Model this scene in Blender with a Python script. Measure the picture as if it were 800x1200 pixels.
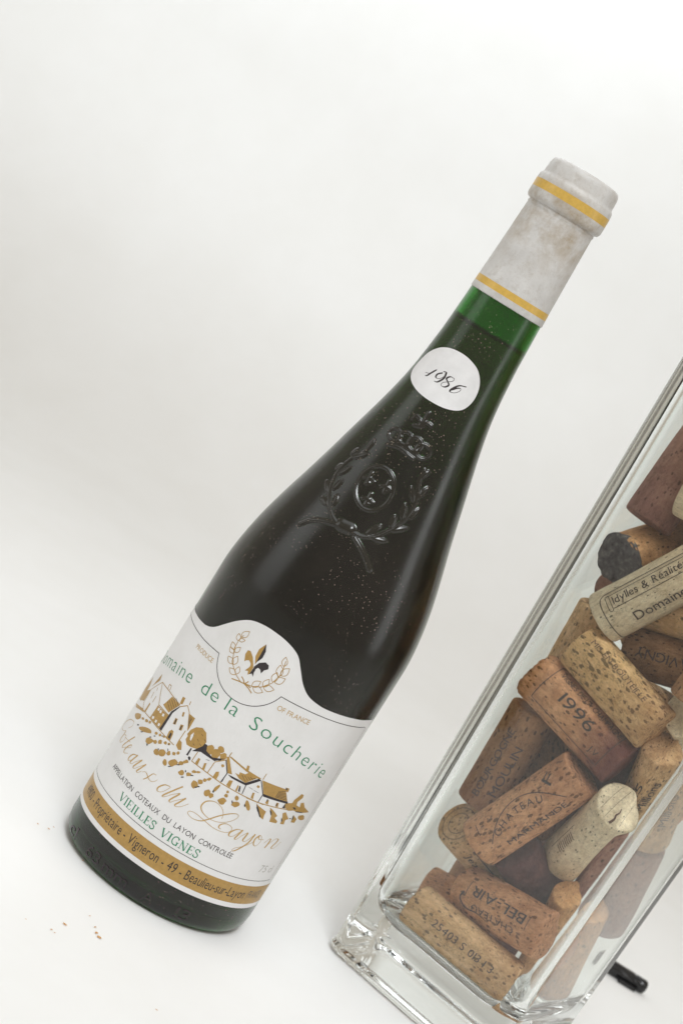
import bpy, bmesh, math, random
import numpy as np
from mathutils import Vector, Matrix
from mathutils.geometry import delaunay_2d_cdt

for o in list(bpy.data.objects):
    bpy.data.objects.remove(o)
SC = bpy.context.scene
COL = SC.collection
R = math.radians
MM = 0.001

# ------------------------------------------------------------------ camera
cam_data = bpy.data.cameras.new('camera')
cam = bpy.data.objects.new('camera', cam_data); COL.objects.link(cam)
PITCH, YAW, ROLL = R(8.07), R(0.92), R(31.7)
fw = Vector((-math.sin(YAW)*math.cos(PITCH), math.cos(YAW)*math.cos(PITCH), -math.sin(PITCH)))
rt = Vector((math.cos(YAW), math.sin(YAW), 0)); up = rt.cross(fw)
ci = rt*math.cos(ROLL) + up*math.sin(ROLL)
cj = -rt*math.sin(ROLL) + up*math.cos(ROLL)
CAM = Vector((0, -0.705, 0.2534))
m3 = Matrix((ci, cj, -fw)).transposed()
cam.matrix_world = Matrix.Translation(CAM) @ m3.to_4x4()
cam_data.sensor_fit = 'VERTICAL'; cam_data.sensor_height = 36; cam_data.sensor_width = 24
cam_data.lens = 69.0; cam_data.clip_start = 0.02; cam_data.clip_end = 50
cam_data.dof.use_dof = True; cam_data.dof.focus_distance = 0.672; cam_data.dof.aperture_fstop = 20
SC.camera = cam

# ------------------------------------------------------------------ light
world = bpy.data.worlds.new('World'); SC.world = world; world.use_nodes = True
bg = world.node_tree.nodes['Background']
bg.inputs[0].default_value = (1.0, 0.91, 0.775, 1); bg.inputs[1].default_value = 0.48

def area_light(name, loc, target, sx, sy, power, color, spread=180):
    d = bpy.data.lights.new(name, 'AREA'); d.shape = 'RECTANGLE'; d.size = sx; d.size_y = sy
    d.energy = power; d.color = color; d.spread = R(spread)
    o = bpy.data.objects.new(name, d); COL.objects.link(o); o.location = loc
    o.rotation_euler = (Vector(target)-Vector(loc)).to_track_quat('-Z', 'Y').to_euler()
    return o
area_light('overhead_softbox', (-0.12, -0.24, 1.10), (-0.10, -0.20, 0), 0.9, 0.6, 0.62, (0.85, 0.935, 1.0), 80)
area_light('front_softbox', (0.16, -0.95, 1.35), (0.10, 0.0, 0.10), 0.60, 0.50, 1.0, (0.94, 0.97, 1.0), 42)
area_light('backdrop_softbox', (-0.60, -0.10, 1.52), (-0.52, 0.88, 0.90), 1.6, 0.35, 8.6, (0.88, 0.945, 1.0), 62)
area_light('left_window', (-1.05, -0.40, 0.45), (0.05, 0, 0.13), 0.60, 0.9, 0.36, (0.95, 0.975, 1.0), 70)
area_light('right_window', (0.98, -0.22, 0.42), (0, 0, 0.15), 0.22, 0.75, 0.27, (0.95, 0.97, 1.0), 90)

SC.view_settings.view_transform = 'Standard'; SC.view_settings.look = 'None'
SC.view_settings.exposure = 0.0; SC.view_settings.gamma = 1.0; SC.view_settings.use_curve_mapping = False
SC.render.engine = 'CYCLES'
cy = SC.cycles
cy.use_denoising = True
cy.max_bounces = 20; cy.transmission_bounces = 18; cy.glossy_bounces = 8; cy.diffuse_bounces = 5
cy.transparent_max_bounces = 16; cy.sample_clamp_indirect = 60.0; cy.blur_glossy = 0.3

# ------------------------------------------------------------------ helpers
def link(o, parent=None):
    COL.objects.link(o)
    if parent is not None: o.parent = parent
    return o
def mesh_obj(name, verts, faces, mat, parent=None, smooth=True):
    me = bpy.data.meshes.new(name); me.from_pydata([tuple(v) for v in verts], [], faces); me.validate(); me.update()
    if mat: me.materials.append(mat)
    if smooth:
        me.polygons.foreach_set('use_smooth', [True]*len(me.polygons))
    return link(bpy.data.objects.new(name, me), parent)
def empty(name, loc, parent=None):
    o = bpy.data.objects.new(name, None); o.location = loc; o.empty_display_size = 0.02
    return link(o, parent)
def tag(o, label=None, cat=None, group=None, kind=None):
    if label: o['label'] = label
    if cat: o['category'] = cat
    if group: o['group'] = group
    if kind: o['kind'] = kind
    return o
def catmull(pts, sub=6, closed=False):
    P = [np.array(p, float) for p in pts]; n = len(P); out = []
    if n < 3 and not closed:
        return [tuple(P[0]+(P[-1]-P[0])*k/sub) for k in range(sub+1)]
    rng = range(n) if closed else range(n-1)
    for i in rng:
        if closed: a, b, c, d = P[i-1], P[i], P[(i+1) % n], P[(i+2) % n]
        else:
            b, c = P[i], P[i+1]; a = P[i-1] if i > 0 else 2*b-c; d = P[i+2] if i+2 < n else 2*c-b
        for k in range(sub):
            t = k/sub
            out.append(tuple(0.5*(2*b+(c-a)*t+(2*a-5*b+4*c-d)*t*t+(3*b-a-3*c+d)*t**3)))
    if not closed: out.append(tuple(P[-1]))
    return out

class Flat:
    """a flat drawing in millimetres, later laid on a curved surface"""
    def __init__(self): self.v = []; self.f = []
    def add(self, verts, faces):
        b = len(self.v); self.v += [tuple(p) for p in verts]; self.f += [tuple(i+b for i in f) for f in faces]
    def poly(self, pts, step=None):
        pts = [tuple(map(float, p[:2])) for p in pts]
        dense = []
        for i in range(len(pts)):
            a, b = pts[i], pts[(i+1) % len(pts)]; m_ = max(1, int(math.ceil(math.dist(a, b)/1.0)))
            dense += [(a[0]+(b[0]-a[0])*e/m_, a[1]+(b[1]-a[1])*e/m_) for e in range(m_)]
        pts = dense; n = len(pts)
        ext = []
        if step:
            xs = [p[0] for p in pts]; ys = [p[1] for p in pts]
            x = min(xs)
            while x < max(xs):
                y = min(ys)
                while y < max(ys):
                    ext.append((x+0.011, y+0.013)); y += step
                x += step
        vs = [Vector(p) for p in pts+ext]
        r = delaunay_2d_cdt(vs, [(i, (i+1) % n) for i in range(n)], [list(range(n))], 1, 1e-4)
        self.add([tuple(p) for p in r[0]], [tuple(f) for f in r[2]])
        return r
    def stroke(self, pts, width, closed=False):
        P = np.array([p[:2] for p in pts], float)
        if len(P) < 2: return
        q = [P[0]]
        for i in range(len(P)-1):
            m_ = max(1, int(np.ceil(np.linalg.norm(P[i+1]-P[i])/0.8)))
            for e in range(1, m_+1): q.append(P[i]+(P[i+1]-P[i])*e/m_)
        P = np.array(q); n = len(P)
        T = np.gradient(P, axis=0) if n > 2 else np.array([P[1]-P[0]]*2)
        if closed: T[0] = T[-1] = P[1]-P[-2]
        T /= np.maximum(np.linalg.norm(T, axis=1), 1e-9)[:, None]
        Nn = np.stack([-T[:, 1], T[:, 0]], 1)
        w = np.array([width(T[i], i/(n-1)) if callable(width) else width for i in range(n)])/2
        if n > 4 and callable(width): w = np.convolve(np.pad(w, 2, 'edge'), np.ones(5)/5, 'valid')
        a = P+Nn*w[:, None]; b = P-Nn*w[:, None]
        self.add([tuple(p) for p in a]+[tuple(p) for p in b], [(i, n+i, n+i+1, i+1) for i in range(n-1)])
    def build(self, name, mapper, off, mat, parent):
        vs = [mapper(p[0], p[1], off+(p[2] if len(p) > 2 else 0)) for p in self.v]
        # keep every face looking outwards
        return mesh_obj(name, vs, self.f, mat, parent, smooth=False)

_text_cache = {}
def text_geom(s, extrude=0.0, bevel=0.0, offset=0.0):
    key = (s, extrude, bevel, offset)
    if key in _text_cache: return _text_cache[key]
    c = bpy.data.curves.new('lettering', 'FONT'); c.body = s; c.size = 1.0; c.resolution_u = 3
    c.extrude = extrude; c.bevel_depth = bevel; c.offset = offset
    o = bpy.data.objects.new('lettering', c); COL.objects.link(o)
    dg = bpy.context.evaluated_depsgraph_get(); dg.update()
    me = bpy.data.meshes.new_from_object(o.evaluated_get(dg))
    v = [tuple(x.co) for x in me.vertices]; f = [tuple(p.vertices) for p in me.polygons]
    bpy.data.objects.remove(o); bpy.data.curves.remove(c); bpy.data.meshes.remove(me)
    _text_cache[key] = (v, f); return v, f
def put_text(flat, s, p0, p1=None, cap=None, xs=1.0, track=0.0, arc=None, depth=0.0, weight=0.0):
    """lettering from baseline point p0 to p1 (fits the width) or with cap height `cap` and x-scale xs"""
    x = 0.0; gl = []
    for ch in s:
        if ch == ' ': x += 0.32+track; continue
        v, f = text_geom(ch, 0.5 if depth else 0.0, 0.0, weight)
        if not v: continue
        x0 = min(p[0] for p in v); x1 = max(p[0] for p in v)
        gl.append(([(p[0]-x0+x, p[1], p[2]) for p in v], f)); x += (x1-x0)+0.085+track
    x -= 0.085+track
    capem = 0.70
    sy = cap/capem
    if p1 is not None:
        L = math.hypot(p1[0]-p0[0], p1[1]-p0[1]); sx = L/x; ang = math.atan2(p1[1]-p0[1], p1[0]-p0[0])
    else:
        sx = sy*xs; ang = 0.0
    ca, sa = math.cos(ang), math.sin(ang)
    for v, f in gl:
        q = []
        cx = sum(p[0] for p in v)/len(v)*sx
        for p in v:
            a, b = p[0]*sx, p[1]*sy
            if arc:
                X0 = p0[0]+cx; slope = arc[1](X0); la = math.atan(slope)
                dx, dy = a-cx, b
                q.append((X0+dx*math.cos(la)-dy*math.sin(la), arc[0](X0)+dx*math.sin(la)+dy*math.cos(la), p[2]*depth))
            else:
                q.append((p0[0]+a*ca-b*sa, p0[1]+a*sa+b*ca, p[2]*depth))
        flat.add(q, f)
    return x*sx

# ------------------------------------------------------------------ materials
class NT:
    def __init__(self, name):
        self.m = bpy.data.materials.new(name); self.m.use_nodes = True
        self.t = self.m.node_tree; self.b = self.t.nodes['Principled BSDF']; self.out = self.t.nodes['Material Output']
    def n(self, kind, **kw):
        o = self.t.nodes.new(kind)
        for k, v in kw.items(): setattr(o, k, v)
        return o
    def l(self, a, b): self.t.links.new(a, b)
    def coord(self, scale=(1, 1, 1), which='Object', rnd=False):
        c = self.n('ShaderNodeTexCoord'); mp = self.n('ShaderNodeMapping'); mp.inputs['Scale'].default_value = scale
        src = c.outputs[which]
        if rnd:
            oi = self.n('ShaderNodeObjectInfo'); ad = self.n('ShaderNodeVectorMath', operation='MULTIPLY_ADD')
            cb = self.n('ShaderNodeCombineXYZ')
            for k in range(3): self.l(oi.outputs['Random'], cb.inputs[k])
            self.l(cb.outputs[0], ad.inputs[0]); ad.inputs[1].default_value = (3.1, 5.7, 4.3); self.l(src, ad.inputs[2]); src = ad.outputs[0]
        self.l(src, mp.inputs[0]); return mp.outputs[0]
    def noise(self, vec, scale, detail=3, rough=0.55):
        o = self.n('ShaderNodeTexNoise'); o.inputs['Scale'].default_value = scale; o.inputs['Detail'].default_value = detail
        o.inputs['Roughness'].default_value = rough; self.l(vec, o.inputs['Vector']); return o.outputs['Fac']
    def ramp(self, fac, stops):
        o = self.n('ShaderNodeValToRGB'); e = o.color_ramp.elements
        while len(e) < len(stops): e.new(0.5)
        for k, (p, c) in enumerate(stops): e[k].position = p; e[k].color = c if len(c) == 4 else (*c, 1)
        self.l(fac, o.inputs[0]); return o.outputs[0]
    def mix(self, fac, a, b, mode='MIX'):
        o = self.n('ShaderNodeMix', data_type='RGBA', blend_type=mode)
        for s, v in ((o.inputs[0], fac), (o.inputs[6], a), (o.inputs[7], b)):
            if hasattr(v, 'is_output'): self.l(v, s)
            elif isinstance(v, (int, float)): s.default_value = v
            else: s.default_value = (*v, 1) if len(v) == 3 else v
        return o.outputs[2]
    def math(self, op, a, b=0.0, clamp=False):
        o = self.n('ShaderNodeMath', operation=op); o.use_clamp = clamp
        for s, v in ((o.inputs[0], a), (o.inputs[1], b)):
            if hasattr(v, 'is_output'): self.l(v, s)
            else: s.default_value = v
        return o.outputs[0]
    def bump(self, h, strength, dist):
        o = self.n('ShaderNodeBump'); o.inputs['Strength'].default_value = strength; o.inputs['Distance'].default_value = dist
        self.l(h, o.inputs['Height']); return o.outputs[0]
    def set(self, **kw):
        names = dict(color='Base Color', rough='Roughness', ior='IOR', trans='Transmission Weight', spec='Specular IOR Level', normal='Normal', metal='Metallic', coat='Coat Weight', coatr='Coat Roughness', sheen='Sheen Weight')
        for k, v in kw.items():
            s = self.b.inputs[names[k]]
            if hasattr(v, 'is_output'): self.l(v, s)
            elif isinstance(v, (int, float)): s.default_value = v
            else: s.default_value = (*v, 1) if len(v) == 3 else v
        return self

def mat_plain(name, color, rough=0.5, spec=0.5, ior=1.5, metal=0.0):
    return NT(name).set(color=color, rough=rough, spec=spec, ior=ior, metal=metal).m

def dust_specks(k):
    """white flecks and a thin film of dust lying on the bottle"""
    vec = k.coord((1, 1, 1))
    w = k.n('ShaderNodeTexVoronoi', feature='F1'); w.inputs['Scale'].default_value = 1900; k.l(vec, w.inputs['Vector'])
    sz = k.n('ShaderNodeTexWhiteNoise', noise_dimensions='3D'); k.l(w.outputs['Position'], sz.inputs['Vector'])
    lim = k.math('MULTIPLY', k.math('POWER', sz.outputs['Value'], 9.0), 0.42)
    speck = k.math('LESS_THAN', w.outputs['Distance'], lim)
    dens = k.noise(vec, 26, 3)
    speck = k.math('MULTIPLY', speck, k.ramp(dens, [(0.46, (0.12,)*3), (0.62, (1, 1, 1))]))
    film = k.ramp(k.noise(k.coord((1, 1, 0.6)), 40, 5, 0.65), [(0.30, (0.003,)*3), (0.75, (0.022,)*3)])
    return k.math('ADD', k.math('MULTIPLY', speck, 0.36), film, True)

def with_dust(k):
    fac = dust_specks(k)
    d = k.n('ShaderNodeBsdfDiffuse'); d.inputs[0].default_value = (0.62, 0.50, 0.40, 1)
    mx = k.n('ShaderNodeMixShader'); k.l(fac, mx.inputs[0]); k.l(k.b.outputs[0], mx.inputs[1]); k.l(d.outputs[0], mx.inputs[2])
    k.l(mx.outputs[0], k.out.inputs['Surface'])
    return k.m

k = NT('green_bottle_glass')
k.set(color=(0.022, 0.26, 0.026), trans=1.0, ior=1.5, rough=k.ramp(k.noise(k.coord(), 60, 4), [(0.3, (0.17,)*3), (0.8, (0.27,)*3)]))
M_GLASS = with_dust(k)
k = NT('bottle_relief_glass'); k.set(color=(0.0085, 0.0085, 0.0055), rough=0.18, ior=1.5, spec=0.55); M_RELIEF = with_dust(k)
k = NT('amber_wine'); k.set(color=(1, 1, 1), trans=1.0, ior=0.897, rough=0.0)
va = k.n('ShaderNodeVolumeAbsorption'); va.inputs['Color'].default_value = (0.63, 0.47, 0.0, 1); va.inputs['Density'].default_value = 185
k.l(va.outputs[0], k.out.inputs['Volume']); M_WINE = k.m

k = NT('label_paper'); v = k.coord()
c = k.ramp(k.noise(v, 45, 5, 0.6), [(0.25, (0.66, 0.66, 0.655)), (0.65, (0.74, 0.74, 0.745))])
scuff = k.ramp(k.noise(k.coord((1, 1, 0.35)), 330, 3, 0.7), [(0.70, (0, 0, 0)), (0.80, (1, 1, 1))])
c = k.mix(k.math('MULTIPLY', scuff, 0.28), c, (0.42, 0.40, 0.37))
k.set(color=c, rough=0.42, spec=0.35, normal=k.bump(k.noise(k.coord((1, 1, 0.5)), 55, 3), 0.25, 0.0006)); M_PAPER = k.m
k = NT('sticker_paper'); c = k.ramp(k.noise(k.coord(), 160, 4, 0.6), [(0.3, (0.66, 0.66, 0.67)), (0.7, (0.76, 0.76, 0.77))]); k.set(color=c, rough=0.5, spec=0.3); M_STICK = k.m
def ink(name, col, wear=0.3, rough=0.42):
    k = NT(name); f = k.ramp(k.noise(k.coord(), 700, 4, 0.7), [(0.36, (0.72,)*3), (0.62, (1.1,)*3)])
    k.set(color=k.mix(wear, col, f, 'MULTIPLY'), rough=rough, spec=0.4); return k.m
M_GOLD = ink('gold_ink', (0.40, 0.245, 0.072), 0.45, 0.36)
M_GOLDFINE = ink('fine_gold_ink', (0.47, 0.31, 0.115), 0.3, 0.36)
M_BLACK = ink('black_ink', (0.035, 0.028, 0.03), 0.3)
M_GREY = ink('grey_ink', (0.10, 0.095, 0.095), 0.3)
M_GREEN = ink('green_ink', (0.018, 0.21, 0.10), 0.3)
M_FAINT = ink('faint_grey_ink', (0.42, 0.41, 0.39), 0.2)

k = NT('capsule_foil'); v = k.coord()
sep = k.n('ShaderNodeSeparateXYZ'); k.l(v, sep.inputs[0])
zone = k.ramp(sep.outputs['Z'], [(0.255, (0, 0, 0)), (0.274, (1, 1, 1)), (0.283, (1, 1, 1)), (0.289, (0.25,)*3)])
st = k.ramp(k.noise(v, 95, 6, 0.68), [(0.42, (0, 0, 0)), (0.66, (1, 1, 1))])
st2 = k.ramp(k.noise(v, 340, 4, 0.7), [(0.50, (0, 0, 0)), (0.72, (1, 1, 1))])
c = k.ramp(k.noise(v, 120, 5), [(0.3, (0.52, 0.51, 0.50)), (0.7, (0.63, 0.625, 0.615))])
c = k.mix(k.math('MULTIPLY', k.math('MULTIPLY', zone, st), 0.95), c, (0.36, 0.29, 0.205))
c = k.mix(k.math('MULTIPLY', st2, 0.34), c, (0.30, 0.25, 0.19))
k.set(color=c, rough=0.40, spec=0.5, normal=k.bump(k.math('ADD', k.noise(k.coord((1, 1, 0.3)), 190, 5, 0.6), k.math('MULTIPLY', k.noise(v, 900, 3), 0.25)), 0.6, 0.0009)); M_CAPS = k.m
M_CAPGOLD = ink('capsule_gold', (0.62, 0.40, 0.09), 0.35, 0.3)

k = NT('clear_vase_glass'); v = k.coord()
k.set(color=(0.95, 0.98, 0.962), trans=1.0, ior=1.5, rough=0.0, normal=k.bump(k.noise(v, 28, 2), 0.03, 0.002)); M_VASE = k.m
k = NT('white_backdrop'); v = k.coord()
c = k.ramp(k.noise(v, 14, 6, 0.6), [(0.3, (0.835, 0.832, 0.82)), (0.7, (0.865, 0.865, 0.86))])
sp = k.ramp(k.noise(v, 260, 5, 0.75), [(0.765, (0, 0, 0)), (0.80, (1, 1, 1))])
c = k.mix(k.math('MULTIPLY', sp, 0.18), c, (0.5, 0.45, 0.38))
k.set(color=c, rough=0.55, spec=0.25); M_BACK = k.m
M_RUST = ink('rust_crumb', (0.62, 0.34, 0.13), 0.4, 0.7)
k = NT('black_plastic'); k.set(color=(0.012, 0.012, 0.013), rough=0.22, spec=0.5); M_PLASTIC = k.m

def cork_mat(name, a, b, stain, stain_amt, pore=0.5, grain=0.5):
    """a/b body colours, stain colour creeping from the +x end"""
    k = NT(name); v = k.coord((1, 1, 1), rnd=True)
    c = k.ramp(k.noise(v, 150, 7, 0.68), [(0.34, a), (0.64, b)])
    st = k.n('ShaderNodeMapping'); st.inputs['Scale'].default_value = (0.55, 1, 1); k.l(v, st.inputs[0])
    g = k.ramp(k.noise(st.outputs[0], 620, 6, 0.75), [(0.40, (1.05, 1.05, 1.05)), (0.66, (0.42, 0.30, 0.22))])
    c = k.mix(grain, c, g, 'MULTIPLY')
    vo = k.n('ShaderNodeTexVoronoi', feature='F1'); vo.inputs['Scale'].default_value = 820; k.l(st.outputs[0], vo.inputs['Vector'])
    wn = k.n('ShaderNodeTexWhiteNoise', noise_dimensions='3D'); k.l(vo.outputs['Position'], wn.inputs['Vector'])
    lim = k.math('MULTIPLY', k.math('POWER', wn.outputs['Value'], 3.0), 0.62*pore+0.10)
    wob = k.math('ADD', vo.outputs['Distance'], k.math('MULTIPLY', k.math('SUBTRACT', k.noise(v, 900, 3), 0.5), 0.35))
    hole = k.math('LESS_THAN', wob, lim)
    cr = k.ramp(k.noise(st.outputs[0], 150, 4, 0.8), [(0.482, (0, 0, 0)), (0.5, (1, 1, 1)), (0.518, (0, 0, 0))])
    hole2 = k.math('MAXIMUM', hole, k.math('MULTIPLY', cr, 0.35+0.35*pore))
    c = k.mix(k.math('MULTIPLY', hole2, 0.82), c, tuple(x*0.20 for x in a))
    o = k.n('ShaderNodeTexCoord'); sp = k.n('ShaderNodeSeparateXYZ'); k.l(o.outputs['Object'], sp.inputs[0])
    xx = k.math('ADD', sp.outputs['X'], k.math('MULTIPLY', k.math('SUBTRACT', k.noise(v, 130, 5), 0.5), 0.016))
    sf = k.ramp(k.math('ADD', k.math('MULTIPLY', xx, 20.0), 0.5), [(0.50, (0, 0, 0)), (0.93, (1, 1, 1))])
    c = k.mix(k.math('MULTIPLY', sf, stain_amt), c, stain)
    h = k.math('SUBTRACT', k.math('MULTIPLY', k.noise(v, 800, 4), 0.3), hole)
    k.set(color=c, rough=0.85, spec=0.2, normal=k.bump(h, 0.8, 0.0008)); return k.m

# ------------------------------------------------------------------ the white sweep of paper
def build_backdrop():
    prof = [(-1.3, 0.0), (-0.5, 0.0), (0.2, 0.0), (0.55, 0.0)]
    rad = 0.34
    for q in range(1, 15):
        a = q/15*math.pi/2
        prof.append((0.55+rad*math.sin(a), rad-rad*math.cos(a)))
    prof += [(0.89, 0.40), (0.89, 1.7)]
    xs = [-1.3+2.6*i/12 for i in range(13)]
    v = [(x, y, z) for (y, z) in prof for x in xs]; n = len(xs)
    f = [(j*n+i, j*n+i+1, (j+1)*n+i+1, (j+1)*n+i) for j in range(len(prof)-1) for i in range(n-1)]
    o = mesh_obj('backdrop', v, f, M_BACK)
    tag(o, 'plain white paper sweep curving from table top up to backdrop', 'backdrop', kind='structure')
build_backdrop()

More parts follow.
